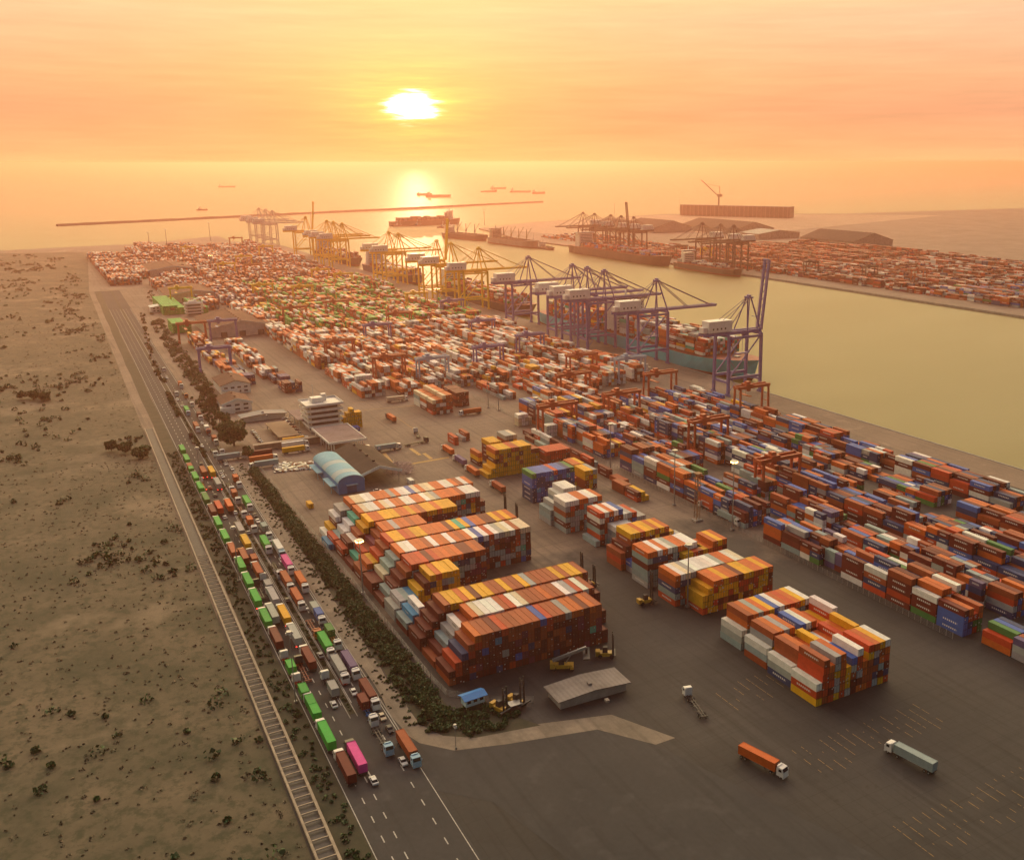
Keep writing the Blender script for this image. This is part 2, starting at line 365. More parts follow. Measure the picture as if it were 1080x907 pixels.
for a_, b_ in (((405, 478), (413, 488)), ((433, 473), (443, 480)), ((447, 478), (455, 484))): gstrip(a_, b_, 1.1)
for i in range(16):
    t = i / 16; gstrip((431 + 43 * t, 489 - 7.5 * t), (432.6 + 43 * t, 490.2 - 7.5 * t), .9)
gstrip((332, 437), (470, 425), .25); gstrip((372, 425), (430, 419), .22); gstrip((418, 440), (440, 455), .2)
for r_ in range(3):
    for i in range(15):
        x0, y0 = -232 + r_ * 40, 176 + i * 3.6
        xx = x0
        while xx < x0 + 13:
            l_ = random.uniform(.4, 3.2)
            if random.random() < .6: mk.face([(xx, y0, .03), (xx + l_, y0 + random.uniform(-.02, .02), .03), (xx + l_, y0 + .12, .03), (xx, y0 + .12, .03)])
            xx += l_ + random.uniform(0, .8)
struct('yard_marking', mk, ym)
# dark worn wheel lanes of the stacking machines, and the darker road along the fence
sheet('quay_apron', [(-120, 440), (-120, 468.5), (-2200, 468.5), (-2200, 440)], .016, ground_mat('quay_concrete', (.17, .125, .09), (.26, .19, .14), .02))

# --- concrete drainage channel with cross struts
ch = thing('drainage_channel', 'concrete drainage channel with pale cross struts along the rail side of the road', 'channel', (-257, lane(-257, -12.6), 0), RA)
m1 = mat('channel_floor', (.06, .055, .055), .7); m2 = mat('channel_edge', (.34, .28, .21), .85)
MB().box(-150, 0, .02, 560, 4.4, .06).build('floor', m1, ch)
MB().box(-150, 2.5, 0, 560, .75, .9).build('wall', m2, ch); MB().box(-150, -2.5, 0, 560, .6, .9).build('wall', m2, ch)
sm_ = MB().box(0, 0, .6, .4, 4.3, .25).mesh('strut', m2)
for i in range(64):
    part('strut', sm_, ch, (70 - i * 4.0, 0, random.uniform(-.03, .03))).rotation_euler = (0, 0, random.uniform(-.03, .03))

# ------------------------------------------------------------------ vegetation
def leafmat(name, c0, c1, c2):
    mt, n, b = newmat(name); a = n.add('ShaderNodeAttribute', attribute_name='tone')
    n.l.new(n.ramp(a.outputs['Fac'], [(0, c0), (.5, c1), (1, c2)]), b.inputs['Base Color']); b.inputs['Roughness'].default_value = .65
    return mt
M_leaf = leafmat('shrub_leaves', (.008, .032, .008), (.018, .066, .014), (.048, .12, .022))
M_leaf2 = leafmat('tree_leaves', (.012, .042, .008), (.028, .084, .014), (.065, .14, .024))
M_bark = mat('bark', (.09, .065, .045), .9)
def leafmesh(name, cen, size, m, ton=None):
    """thousands of leaf clumps: small tilted quads at the given centres"""
    n_ = len(cen); a = RNG.normal(size=(n_, 3)); a /= np.linalg.norm(a, axis=1)[:, None]
    u = np.cross(a, RNG.normal(size=(n_, 3))); u /= np.linalg.norm(u, axis=1)[:, None]; v = np.cross(a, u)
    s = (size * RNG.uniform(.6, 1.35, n_))[:, None]
    P = np.stack([cen - u * s - v * s * .7, cen + u * s - v * s * .7, cen + u * s * .8 + v * s * .7, cen - u * s * .8 + v * s * .7], 1).reshape(-1, 3)
    me = bpy.data.meshes.new(name); me.vertices.add(len(P)); me.vertices.foreach_set('co', P.ravel())
    me.loops.add(n_ * 4); me.loops.foreach_set('vertex_index', np.arange(n_ * 4)); me.polygons.add(n_)
    me.polygons.foreach_set('loop_start', np.arange(0, n_ * 4, 4)); me.polygons.foreach_set('loop_total', np.full(n_, 4))
    me.shade_flat(); me.update(); at = me.attributes.new('tone', 'FLOAT', 'FACE')
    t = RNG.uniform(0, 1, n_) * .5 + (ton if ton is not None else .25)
    at.data.foreach_set('value', np.clip(t, 0, 1).astype(np.float32)); me.materials.append(m); return me
def clumps(P, n_, r, flat=.75):
    """n_ points in the outer shells of lumps centred at P with radii r"""
    k = RNG.integers(0, len(P), n_); d = RNG.normal(size=(n_, 3)); d /= np.linalg.norm(d, axis=1)[:, None]
    rr = r[k] * RNG.uniform(.45, 1.05, n_) ** .6; o = d * rr[:, None]; o[:, 2] *= flat
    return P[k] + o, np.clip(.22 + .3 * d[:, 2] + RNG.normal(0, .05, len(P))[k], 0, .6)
def mass(name, label, pts, r, n_, size, m=None):
    P = np.array(pts); c, t = clumps(P, n_, np.array(r)); c[:, 2] = np.maximum(c[:, 2], .05)
    o = bpy.data.objects.new(name, leafmesh(name, c, size, m or M_leaf, t)); C.objects.link(o)
    return setp(o, label, 'shrubs', kind='stuff')
pp = []; rr = []
for i in range(1050):
    x = random.uniform(-560, -254); y0 = lane(x, 27.8); y1 = 97.0; t = random.random() ** .9; y = y0 + (y1 - y0) * t
    if -302 < x < -299: continue
    r_ = random.uniform(.8, 1.7) * (1.25 if t > .35 else .7); pp.append((x, y, r_ * .55)); rr.append(r_)
for i in range(70): 
    x = random.uniform(-263, -247); pp.append((x, random.uniform(96, 116), .4)); rr.append(random.uniform(.6, 1.6))
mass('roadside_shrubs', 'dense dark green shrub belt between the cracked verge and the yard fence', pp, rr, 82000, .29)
pp = []; rr = []
for i in range(420):
    x = random.uniform(-620, -150); pp.append((x, lane(x, random.uniform(-8.6, -3.4)), .25)); rr.append(random.uniform(.35, 1.1))
mass('rail_side_bushes', 'low dark scrub growing between the drainage channel and the road', pp, rr, 14000, .26)
pp = []; rr = []
for i in range(300):
    x = random.uniform(-740, -280); pp.append((x, lane(x, random.uniform(10.2, 11.3)), .15)); rr.append(random.uniform(.3, .6))
for (a_, b_) in (((286, 596), (281, 588)), ((281, 588), (290, 602))):
    pp.append((*G(*a_), .6)); rr.append(1.6)
mass('median_grass', 'strip of tufted grass on the road median', pp, rr, 9000, .22)
pp = []; rr = []
for i in range(260):
    x = random.uniform(-575, -262); pp.append((x, lane(x, 27.0 - abs(random.gauss(0, 1.6))), .1)); rr.append(random.uniform(.25, .8))
for i in range(60):
    x = random.uniform(-575, -262); pp.append((x, lane(x, random.uniform(21.3, 25)), .05)); rr.append(random.uniform(.15, .4))
mass('verge_weeds', 'ragged weeds growing through the edge of the cracked verge', pp, rr, 12000, .2)
pp = []; rr = []
def along(poly, n_, w_, rlo, rhi):
    for i in range(n_):
        k = random.randrange(len(poly) - 1); t = random.random(); a_ = G(*poly[k]); b_ = G(*poly[k + 1])
        pp.append((a_[0] + (b_[0] - a_[0]) * t, a_[1] + (b_[1] - a_[1]) * t + random.uniform(-w_, w_), .8)); rr.append(random.uniform(rlo, rhi))
along([(165, 338), (180, 362), (200, 388), (213, 408)], 190, 6.5, 1.6, 3.0)
along([(213, 408), (222, 425), (233, 440)], 80, 5, 1.4, 2.8)
along([(158, 300), (150, 270), (165, 338)], 50, 5, 1.2, 2.6)
along([(150, 330), (158, 372), (172, 405)], 60, 2.0, .6, 1.6); along([(205, 420), (222, 445), (238, 462)], 50, 2.0, .6, 1.5); along([(177, 415), (190, 441)], 60, 1.2, .6, 1.2); along([(202, 459), (217, 482)], 50, .9, .5, 1.0)
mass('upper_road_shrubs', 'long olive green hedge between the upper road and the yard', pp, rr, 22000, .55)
pp = []; rr = []
for i in range(230):
    x0_ = random.uniform(-2200, -40); y0_ = lane(max(x0_, -1500), -22) - random.random() ** 1.4 * 430; w0 = random.uniform(4, 26)
    for j in range(random.randint(3, 16)):
        y_ = y0_ + random.gauss(0, w0 * .5)
        x_ = x0_ + random.gauss(0, w0)
        if y_ < lane(max(x_, -1500), -17): pp.append((x_, y_, .6)); rr.append(random.uniform(.7, 2.8))
mass('scrubland_bushes', 'scattered bushes on the open ground beyond the channel', pp, rr, 60000, .5)
pp = []; rr = []
for i in range(5200):
    x = random.uniform(-620, -60) if i % 4 else random.uniform(-1300, -600); pp.append((x, lane(x, -17) - random.random() ** 1.3 * 260, .05)); rr.append(random.uniform(.15, .7) * random.choice((1, 1, 1.8)))
mass('scrubland_grass', 'dry grass tussocks on the open ground beyond the channel', pp, rr, 70000, .2, leafmat('dry_grass', (.035, .04, .014), (.09, .075, .035), (.17, .13, .07)))
def tree(label, x, y, h, r, n_, size, seed, group=None):
    random.seed(seed); t = thing('tree', label, 'tree', (x, y, 0), 0, group)
    tr = MB(); tr.cyl((0, 0, 0), (.1, .1, h * .4), r * .07, 8, 0, r * .045); L = []; R = []
    for i in range(16):
        a = i * 2.4; q_ = random.uniform(.25, .75); e = (math.cos(a) * r * q_, math.sin(a) * r * q_, h * random.uniform(.38, .86))
        tr.cyl((.1, .1, h * random.uniform(.25, .4)), e, r * .03, 5, 0, r * .008); L.append(e); R.append(r * random.uniform(.3, .48))
    L.append((0, 0, h * .82)); R.append(r * .45)
    tr.build('trunk', M_bark, t); c, tn = clumps(np.array(L), n_, np.array(R), .9)
    part('crown', leafmesh('crown', c, size, M_leaf2, tn), t)
    return t
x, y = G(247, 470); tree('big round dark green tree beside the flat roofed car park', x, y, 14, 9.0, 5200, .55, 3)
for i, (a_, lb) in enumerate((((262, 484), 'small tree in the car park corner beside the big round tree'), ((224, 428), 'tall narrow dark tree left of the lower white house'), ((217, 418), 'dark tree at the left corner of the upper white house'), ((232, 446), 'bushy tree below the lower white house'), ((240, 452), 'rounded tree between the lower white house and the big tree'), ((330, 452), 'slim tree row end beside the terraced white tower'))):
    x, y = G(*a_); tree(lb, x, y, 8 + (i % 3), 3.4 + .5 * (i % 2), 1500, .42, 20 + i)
for i in range(16):
    tree('tree standing on the scrubland %s along from the near end of the channel' % ORD[i + 1], -640 - (i // 3) * 190 + (i % 3) * 9 + random.uniform(-6, 6), 30 - (i // 3) * 45 + (i % 3) * 7, 6 + (i * 5) % 5, 3.0 + (i % 3), 1200, .6, 50 + i, 'trees on the scrubland')
random.seed(11)
# ------------------------------------------------------------------ containers
PAL = dict(O=((.56, .12, .018), 'orange'), B=((.34, .072, .022), 'rust brown'), D=((.14, .018, .012), 'dark red'), R=((.52, .06, .015), 'bright red'),
           W=((.76, .74, .70), 'white'), C=((.66, .56, .40), 'cream'), G=((.34, .35, .35), 'grey'), g=((.27, .36, .37), 'pale green'), Y=((.72, .37, .012), 'yellow'),
           L=((.05, .12, .42), 'blue'), N=((.03, .05, .14), 'navy'), T=((.05, .42, .30), 'turquoise'), E=((.035, .36, .045), 'green'), P=((.62, .06, .30), 'pink'),
           K=((.05, .26, .46), 'sky blue'), V=((.12, .085, .2), 'dark purple'), M=((.18, .03, .06), 'maroon'), F=((.06, .20, .05), 'dark green'))
def col(k, j=.12):
    c = PAL[k][0]; f = random.uniform(1 - j, 1 + j); return tuple(min(.85, x * f * random.uniform(.95, 1.05)) for x in c)
CW, CH, CL, CS = 2.40, 2.57, 12.19, 6.06
PITCH, LEV = 2.45, 2.60
def container_mesh(L, variant):
    """corner posts, recessed corrugated panels, door leaves with lock rods; origin at the centre of the underside"""
    r = random.Random(variant * 13 + int(L)); mb = MB(); h = L / 2
    mb.box(0, 0, .12, L - .16, CW - .10, CH - .20)                         # panels
    for sx_ in (-1, 1):
        for sy in (-1, 1): mb.box(sx_ * (h - .09), sy * (CW / 2 - .09), 0, .18, .18, CH)
    for sy in (-1, 1):
        mb.box(0, sy * (CW / 2 - .05), 0, L - .36, .10, .16); mb.box(0, sy * (CW / 2 - .05), CH - .12, L - .36, .10, .11)
        k = int(L / .9)
        for i in range(k): mb.box(-h + .4 + (L - .8) * (i + .5) / k, sy * (CW / 2 - .035), .16, .34, .05, CH - .28)
    mb.box(-h + .05, 0, .0, .10, CW - .36, .16); mb.box(-h + .05, 0, CH - .13, .10, CW - .36, .12)
    # door end at +x
    mb.box(h - .05, 0, 0, .10, CW - .36, .14); mb.box(h - .05, 0, CH - .13, .10, CW - .36, .12)
    mb.box(h - .055, 0, .14, .09, .06, CH - .27, 1)
    for sy in (-1, 1):
        mb.box(h - .045, sy * .535, .18, .09, .96, CH - .36)
        mb.box(h - .05, sy * 1.04, .14, .08, .05, CH - .27, 1)
        for o in (.28, .78): mb.cyl((h + .012, sy * o, .08), (h + .012, sy * o, CH - .06), .022, 6, 2)
        mb.box(h + .02, sy * .53, 1.0, .03, .5, .06, 2)
    if variant in (0, 3): mb.box(h + .008, .53, 1.75, .012, .42, .26, 3)
    if variant == 1: mb.box(h + .008, .6, 1.9, .012, .3, .18, 3); mb.box(h + .008, -.5, .8, .012, .16, .2, 4)
    if variant == 2: mb.box(h + .008, -.55, 1.3, .012, .16, .34, 4)
    if variant == 1: mb.box(h - 1.3, -CW / 2 - .012, 1.7, 1.1, .012, .35, 3)
    return mb.mesh('shipping_container', [M_paint, M_gap, M_rod, M_card, M_cardy])
CM40 = [container_mesh(CL, i) for i in range(6)]; CM20 = [container_mesh(CS, i) for i in range(3)]
HERO = 0
def container(x, y, z_, rz, key, label, group, short=False, cat='container'):
    global HERO; HERO += 1
    o = bpy.data.objects.new('shipping_container', random.choice(CM20 if short else CM40)); C.objects.link(o)
    o.location = (x, y, z_); o.rotation_euler = (0, 0, rz); o.color = (*col(key), 1)
    return setp(o, label, cat, group)
# --- lettering on a few sides
def lettering(o, text, size, mm, x=0.0, z_=1.25, side=-1, face='y'):
    cu = bpy.data.curves.new('t', 'FONT'); cu.body = text; cu.size = size; cu.align_x = 'CENTER'; cu.align_y = 'CENTER'; cu.extrude = .004
    tmp = bpy.data.objects.new('t', cu); C.objects.link(tmp); dg = bpy.context.evaluated_depsgraph_get()
    me = bpy.data.meshes.new_from_object(tmp.evaluated_get(dg)); bpy.data.objects.remove(tmp); me.materials.clear(); me.materials.append(mm)
    p = bpy.data.objects.new('lettering', me); C.objects.link(p); p.parent = o
    p.location = (x, side * (CW / 2 + .02), z_); p.rotation_euler = (math.pi / 2, 0, 0 if side < 0 else math.pi)
    return p
# --- the mass: every other box in the port in one mesh
BX = []
def bulk(x, y, z_, L, key, W=CW, H=CH, rz=0): BX.append((x, y, z_, L, W, H, *col(key), rz, 1.0 if key in 'RDLNVKE' else (.35 if key in 'BOGW' else 0)))

# the two big stacks: bays of columns, front bay nearest
X0, BP, Y0 = -278.5, 13.78, 102.5
rd = random.Random(5)
def facecol(bay):
    if bay <= 2: return rd.choices('DBMDLTRNgG', (52, 16, 8, 20, 1.2, .8, 2, 1.2, .6, .4))[0]
    return rd.choices('DBgGRNMTLY', (34, 10, 19, 7, 9, 6, 4, 1.5, 1, 1))[0]
BAYS = [  # heights of the left stair, number of full columns, colours of the top row, right end, stair colours
    ([2, 3, 4, 5], 'OBBDRBBBBBLRBBGOODOB', [2], 'DRNB'),
    ([1, 2, 3, 4, 5, 5], 'OCWWWBRWCBBBOBBWGRWB', [5, 2], 'BDgGWB'),
    ([2, 3, 4, 5], 'BYYOYDYYBBYBBYGBBBBYBYYB', [4], 'DDDD'),
    ([2, 3, 4], '', [], 'gKW'),
    ([2, 3, 3, 3, 4, 5], 'YOYOO', [], 'GGgKYD'),
    ([1, 2, 3, 4, 5], 'RRRDROOOODDOB', [], 'DgDDB'),
    ([2, 2, 3, 4, 5], 'OWWOOBWOOWOBOWLWRWGCWBCC', [], 'DDCgg'),
    ([2, 3, 3, 4, 5], 'RYYROYYOOOODYTYLOODDYOYO', [], 'BOYRB'),
    ([1, 2, 3, 3, 4, 5], 'OOGOOBOO', [], 'DTRBMB'),
    ([2, 3, 3, 4, 5], 'YOOYYYOOYOBYYOYYY', [3, 2], 'RDWBY'),
    ([2, 2, 3, 4, 5], 'OCWWOCWOOWWOOWCGOOOOBWWW', [4], 'RgWWT'),
    ([1, 2, 4, 5, 5], 'OCCWWOOOGOWWLCOCCOOWWOBWO', [3], 'WYWGG')]
NTH = ['nearest stack front row', 'nearest stack middle row', 'nearest stack back row', 'low row behind nearest stack'] + ['second stack %s row' % w_ for w_ in ('short front', 'second', 'third', 'fourth', 'fifth', 'sixth', 'seventh', 'rear')]
STK = []; HTS = []
for k, (st, top, rt, sc_) in enumerate(BAYS): HTS.append(st + [6] * len(top) + rt)
for k, (st, top, rt, sc_) in enumerate(BAYS):
    hs = HTS[k]
    for c_, h in enumerate(hs):
        for l in range(h):
            key = facecol(k)
            if l == h - 1:
                if c_ < len(st): key = sc_[c_]
                elif c_ < len(st) + len(top): key = top[c_ - len(st)]
            elif c_ < len(st) and l == h - 2 and rd.random() < .6: key = sc_[c_]
            if k == 4 and len(st) <= c_ and l >= 3 and rd.random() < .55: key = 'Y'
            if k == 3: key = 'gKW'[min(c_, 2)] if l > 0 else 'D'
            front = HTS[k - 1][c_] if k and c_ < len(HTS[k - 1]) else 0
            if k == 4: front = max(front, 0)
            left = hs[c_ - 1] if c_ else 0
            vis = l == h - 1 or l >= left or front < l + (0 if k in (0,) else .6) or (k == 3)
            x = X0 - BP * k - CL / 2 + rd.uniform(-.12, .12); y = Y0 + PITCH * (c_ + .5) + rd.uniform(-.03, .03)
            if k == 0:
                if (c_, l) in ((7, 4), (12, 2)): key = 'K' if c_ == 7 else 'N'
                if (c_, l) == (22, 2): key = 'T'
                if (c_, l) == (18, 3): key = 'N'
            STK.append((vis, x, y, l, c_, k, key, h))
def stack_group(k): return 'containers in the %s' % ('nearest stack' if k < 3 else 'second stack')
LAY = ['bottom layer', 'second layer up', 'third layer up', 'fourth layer up', 'fifth layer up', 'sixth layer up']
def stack_label(key, k, c_, l): return '%s container, %s, %s column from left, %s' % (PAL[key][1], NTH[k], ORD[c_ + 1], LAY[l])
TRUCK_BOXES = 66
vis = sorted([s for s in STK if s[0]], key=lambda s: -s[1])
NSTK = 296 - TRUCK_BOXES
heroes = vis[:NSTK]; hid = set(id(s) for s in heroes)
for s in STK:
    _, x, y, l, c_, k, key, h = s
    if id(s) in hid:
        o = container(x, y, l * LEV, 0, key, stack_label(key, k, c_, l), stack_group(k))
        if k == 1 and key in 'gGW' and c_ < 5: lettering(o, 'MAERSK', .95, M_gap, 1.0)
        elif k == 2 and c_ < 3 and l == h - 1: lettering(o, 'HAMBURG SÜD', .8, M_card)
        elif k == 4 and key == 'Y' and c_ in (4, 6): lettering(o, 'M S C', 1.5, M_gap)
        elif k == 3 and key in 'gKW': lettering(o, 'MAERSK', .95, M_card if key == 'K' else M_gap)
    else: bulk(x, y, l * LEV, CL, key)

# --- smaller piles of the middle yard, read off the photograph: near lower-left corner, bays, columns, colours
def pile(px, py, bays, heights, pal, top=None, bp=13.2, L=CL, off=(0, 0)):
    gx, gy = G(px, py); gx += off[0]; gy += off[1]
    for b_ in range(bays):
        for c_, h in enumerate(heights if not callable(heights) else heights(b_)):
            for l in range(h):
                key = random.choice(pal)
                if top and l == h - 1: key = top[(c_ + b_ * 3) % len(top)]
                bulk(gx - bp * b_ - L / 2 + random.uniform(-.2, .2), gy + PITCH * (c_ + .5), l * LEV, L, key)
pile(510, 506, 1, [0, 1, 2] + [6] * 9 + [5, 5, 4, 3, 2], 'YYYYYYBYD', 'YYYOYYYRBYYYBB'); pile(505, 492, 1, [3, 0, 0, 5, 5, 5, 0, 6, 6, 6, 4], 'OBDDYN', 'ONOYYYYGGC')
pile(562, 531, 1, [6] * 10, 'NLNLNKLNNLLD', 'FLLLLRLLNF'); pile(573, 501, 1, [0, 5, 5, 5, 5, 5, 5], 'RDRB', 'RRRRRR')
pile(597, 563, 1, [6] * 8 + [3, 2], 'DggGRgGNB', 'WWWOOWWOW'); pile(606, 561, 1, [3, 4], 'gG', 'gG', off=(-13, -6)); pile(590, 543, 1, [4, 5, 5, 5], 'ggGW', 'WWWW'); pile(628, 577, 1, [1, 6, 6, 6, 6, 6, 5, 5, 5, 4, 4, 2], 'ggGRDNWLgB', 'gRWOWLWGRGGgO')
pile(600, 520, 2, [3, 3, 0, 0, 4, 4, 4], 'BYYDOG', 'OOYYYYG'); pile(655, 583, 1, [4, 4, 4, 4, 2, 2], 'ggWG', 'WWWWCW')
pile(655, 602, 1, [3, 4, 6, 6, 6, 6, 6, 6, 6, 6, 5], 'DDRRBDY', 'BDYYOYYOYOYB'); pile(668, 606, 1, [2, 2, 3] + [4] * 9, 'LNGBD', 'LGLLDLWWLG'); pile(683, 621, 1, [6, 6, 6, 6, 6, 6, 6, 6, 6, 6, 5], 'gggGDNB', 'OOWOWGOOWWW')
pile(700, 621, 1, [0, 0, 0, 0, 5, 5, 5, 5, 5, 5, 6, 6, 6], 'DBRRDW', 'OYOWYYRBYO'); pile(712, 640, 1, [5] * 14, 'DBggNgR', 'OWCGWWWWWGO'); pile(730, 652, 1, [0, 0, 3, 4] + [5] * 12, 'DYBYRR', 'ODYYOOYO')
pile(688, 640, 1, [0, 0, 0, 0, 0, 0, 0, 0], 'D')
for k_ in range(4): pile(770 + 26 * k_, 690 + 20 * k_, 1, [0, 0, 3] + [random.choice((4, 5, 5, 6)) for _ in range(12)], 'DBOYgGRN', 'OYWBOGOYLWOR')
pile(672, 530, 2, [2, 2, 1], 'RDBY'); pile(642, 505, 1, [2], 'RD'); pile(577, 462, 1, [3, 3, 3], 'WWW', 'WWW', L=CS); pile(560, 462, 1, [1, 1], 'D'); pile(547, 450, 1, [3, 3, 3, 2], 'WWWC', L=CS)
pile(655, 512, 1, [1, 1], 'B'); pile(595, 490, 4, [2], 'RDBg'); pile(623, 493, 6, [2, 1], 'DRBGgW', bp=12.9)
pile(457, 438, 3, [4, 4, 4, 5, 5, 5], 'ODDBWgR', 'COOCOO'); pile(478, 430, 2, [0, 4, 4, 4, 4], 'DDB', 'DDDD'); pile(363, 453, 1, [3, 4, 5, 4, 4], 'YYYY', 'YYYY', L=CS); pile(368, 456, 1, [1, 1, 1], 'L', L=CS)
pile(377, 415, 1, [5, 5, 5, 5, 5], 'WWWG', 'WWWW', L=CS); pile(555, 405, 1, [4, 4, 5, 5, 5], 'RRWR', 'RRYYY'); pile(480, 470, 1, [2], 'R'); pile(488, 466, 1, [1, 2], 'BG'); pile(430, 455, 1, [0], 'B')
pile(394, 590, 1, [1], 'K', off=(4, -2)); pile(354, 579, 1, [1], 'K', off=(0, -3)); pile(326, 537, 1, [1], 'Y', L=CS); pile(433, 512, 1, [1], 'W', L=CS)

# --- the RTG blocks
def block(x1, x0, y, rows, mh, pal, fill=.9, mixp=.0, toppal='OWO'):
    """bays from x1 (near) back to x0; y is the side nearest the road"""
    x = x1; base = mh * .8
    while x > x0:
        if random.random() > .03:
            base = min(mh, max(mh * .45, base + random.uniform(-.8, .9)))
            two = random.random() < .3
            for r_ in range(rows):
                h = int(round(base + random.choice((-1, -.4, 0, 0, 0, .3))))
                if random.random() > fill: h = 0
                h = max(0, min(mh, h)); run = random.choice(pal)
                for l in range(h):
                    key = run if random.random() < .35 else random.choice(pal)
                    if random.random() < .06: key = 'D'
                    if toppal and l == h - 1 and random.random() < .3: key = random.choice(toppal)
                    yy = y + (r_ + .5) * 2.62
                    if two: bulk(x - 3.05, yy, l * LEV, CS, key); bulk(x - 9.3, yy, l * LEV, CS, random.choice(pal))
                    else: bulk(x - CL / 2, yy, l * LEV, CL, key)
        x -= 12.75 if random.random() > .035 else 26
    return
WARM = 'OOOBBDRRWWWWWCCYGgDO'; GRN = 'EEEOBBDROYEEW'; FAR = 'DDBBMVORDGWNDB'; RIGHT = 'DDDBBBRROOOWWNNNLLLGgVDF'; RWARM = 'ODBRRWWWGgYNLOOLL'
def front_x(px, py): return G(px, py)[0]
# far half: continuous rows with cross aisles
YROWS = [176, 201, 226, 251, 276, 301, 326, 351, 376, 401]
for i, y in enumerate(YROWS):
    segs = [(-640 - (60 if i < 6 else 0), -800, 5, WARM), (-815, -965, 5, WARM), (-985, -1215, 5, GRN if i > 1 else WARM), (-1240, -1420, 5, GRN if i > 2 else FAR), (-1450, -1700, 5, FAR), (-1725, -1960, 5, FAR), (-1980, -2190, 5, FAR)]
    for a_, b_, mh, pl in segs:
        if i < 1 and a_ > -1100: continue
        if a_ > -700 and i < 3: a_ = -735
        if a_ > -700 and i == 3: a_ = -705
        block(a_ + random.uniform(-8, 8), b_, y, 7, mh, pl, .93)
for (a_, b_, y, rows, pl) in ((-790, -880, 128, 6, 'DBVNGO'), (-890, -1010, 126, 5, 'OYWGBD'), (-745, -800, 156, 5, 'DVNB'), (-806, -960, 152, 5, WARM),  (-1450, -1560, 150, 8, FAR), (-1640, -1760, 130, 12, FAR), (-1560, -2050, 100, 16, FAR), (-1780, -2080, 150, 8, FAR), (-2080, -2280, 200, 14, FAR)):
    block(a_, b_, y, rows, 4, pl, .92)
for b_ in range(8):
    for r_ in range(9):
        for l in range(4 if r_ < 6 else 3): bulk(-1225 - b_ * 12.6, 130 + r_ * 2.6, l * LEV, CL, 'D' if l == 2 and r_ in (3, 4) else 'E')
    for r_ in range(5):
        for l in range(3): bulk(-1215 - b_ * 12.6, 164 + r_ * 2.6, l * LEV, CL, random.choice('EED'))
for b_ in range(3):
    for r_ in range(7):
        for l in range(4): bulk(-1085 - b_ * 12.6, 122 + r_ * 2.6, l * LEV, CL, 'D' if l == 3 and r_ > 4 else 'E')
# right-hand yard along the fence
for i, y in enumerate((277, 302, 327, 352, 377, 402)):
    s_ = -590 if i > 0 else -560
    block(-215, s_ + 90, y, 6, 5 if i < 3 else 4, RIGHT, .86, 0, 'DNLBOB'); block(s_ + 84, s_ - 20 if i < 3 else s_ + 20, y, 6, 5, RWARM, .85, 0, 'OBNW')
for i, y in enumerate((288, 313, 338)): block(-640, -690, y, 4, 3, 'WGgORB', .7)
# beyond the frame on the near right: lower rows
for i, y in enumerate((277, 302, 327, 352, 377, 402)): block(-120, -200, y, 6, 3, RIGHT, .7, 0, 'DNLB')
# far terminal
for i in range(18):
    y = 1008 + 25 * i; block(-560, -880, y, 6, 4, RIGHT, .8, 0, 'DB'); block(-900, -1240, y, 6, 4, 'DDMDBRRDNGW', .9, 0, 'DB'); block(-1260, -1600, y, 6, 4, 'DDMBRRD', .9, 0, 'DB')
for i in range(5): block(-1660, -2080, 1045 + 25 * i, 5, 3, FAR, .6)
# ------------------------------------------------------------------ vehicles
WHEEL = MB().cyl((0, -.16, 0), (0, .16, 0), .5, 12).cyl((0, -.18, 0), (0, .18, 0), .24, 8, 1).mesh('wheel', [M_black, M_steel])
def cab_meshes():
    c = MB()
    prof = [(6.75, .75), (6.75, 3.05), (7.0, 3.35), (8.55, 3.2), (8.95, 2.15), (9.0, .75)]
    c.section(prof, -1.2, 1.2, 'y'); c.box(8.85, 0, .45, .4, 2.4, .45); c.box(6.95, 0, 3.2, .5, 2.0, .35, 0, 0, .9)
    for sy in (-1, 1): c.bar((8.7, sy * 1.22, 2.5), (8.75, sy * 1.42, 2.5), .06, .06); c.box(8.75, sy * 1.42, 2.1, .1, .14, .6)
    g = MB(); g.hexa([(8.56, -1.05, 3.08), (8.56, 1.05, 3.08), (8.93, 1.05, 2.2), (8.93, -1.05, 2.2), (8.62, -1.05, 3.10), (8.62, 1.05, 3.10), (8.985, 1.05, 2.22), (8.985, -1.05, 2.22)])
    sw = MB()
    for sy in (-1, 1): sw.box(7.9, sy * 1.2, 2.1, .95, .04, .75)
    return c.mesh('cab', M_veh), g.mesh('windscreen', M_glass), sw.mesh('side_window', M_glass)
CAB, WSC, SWN = cab_meshes()
def chassis_mesh(flat=False):
    c = MB()
    for sy in (-1, 1): c.box(.9, sy * .45, .85, 14.2, .16, .3)
    for i in range(9): c.box(-6 + i * 1.5, 0, 1.0, .14, 2.3 if i % 2 == 0 else .9, .16)
    for x in (-5.95, 5.95): c.box(x, 0, 1.1, .25, 2.4, .14)
    for x in (-5.0, -3.7, 4.8, 7.9): c.cyl((x, -1.0, .52), (x, 1.0, .52), .09, 6)
    c.box(2.6, .0, .35, .15, 1.6, .75); c.box(5.9, .85, .6, 1.1, .5, .5, 0); c.box(-6.15, 0, .55, .12, 2.3, .18)
    return c.mesh('chassis', M_veh)
CHS = chassis_mesh()
LAMP = MB().box(0, 0, 0, .08, .34, .2).mesh('headlight', M_lampoff); LAMPL = MB().box(0, 0, 0, .08, .34, .2).mesh('headlight', M_lamp); TAILL = MB().box(0, 0, 0, .1, .4, .22).mesh('tail_light', M_tail)
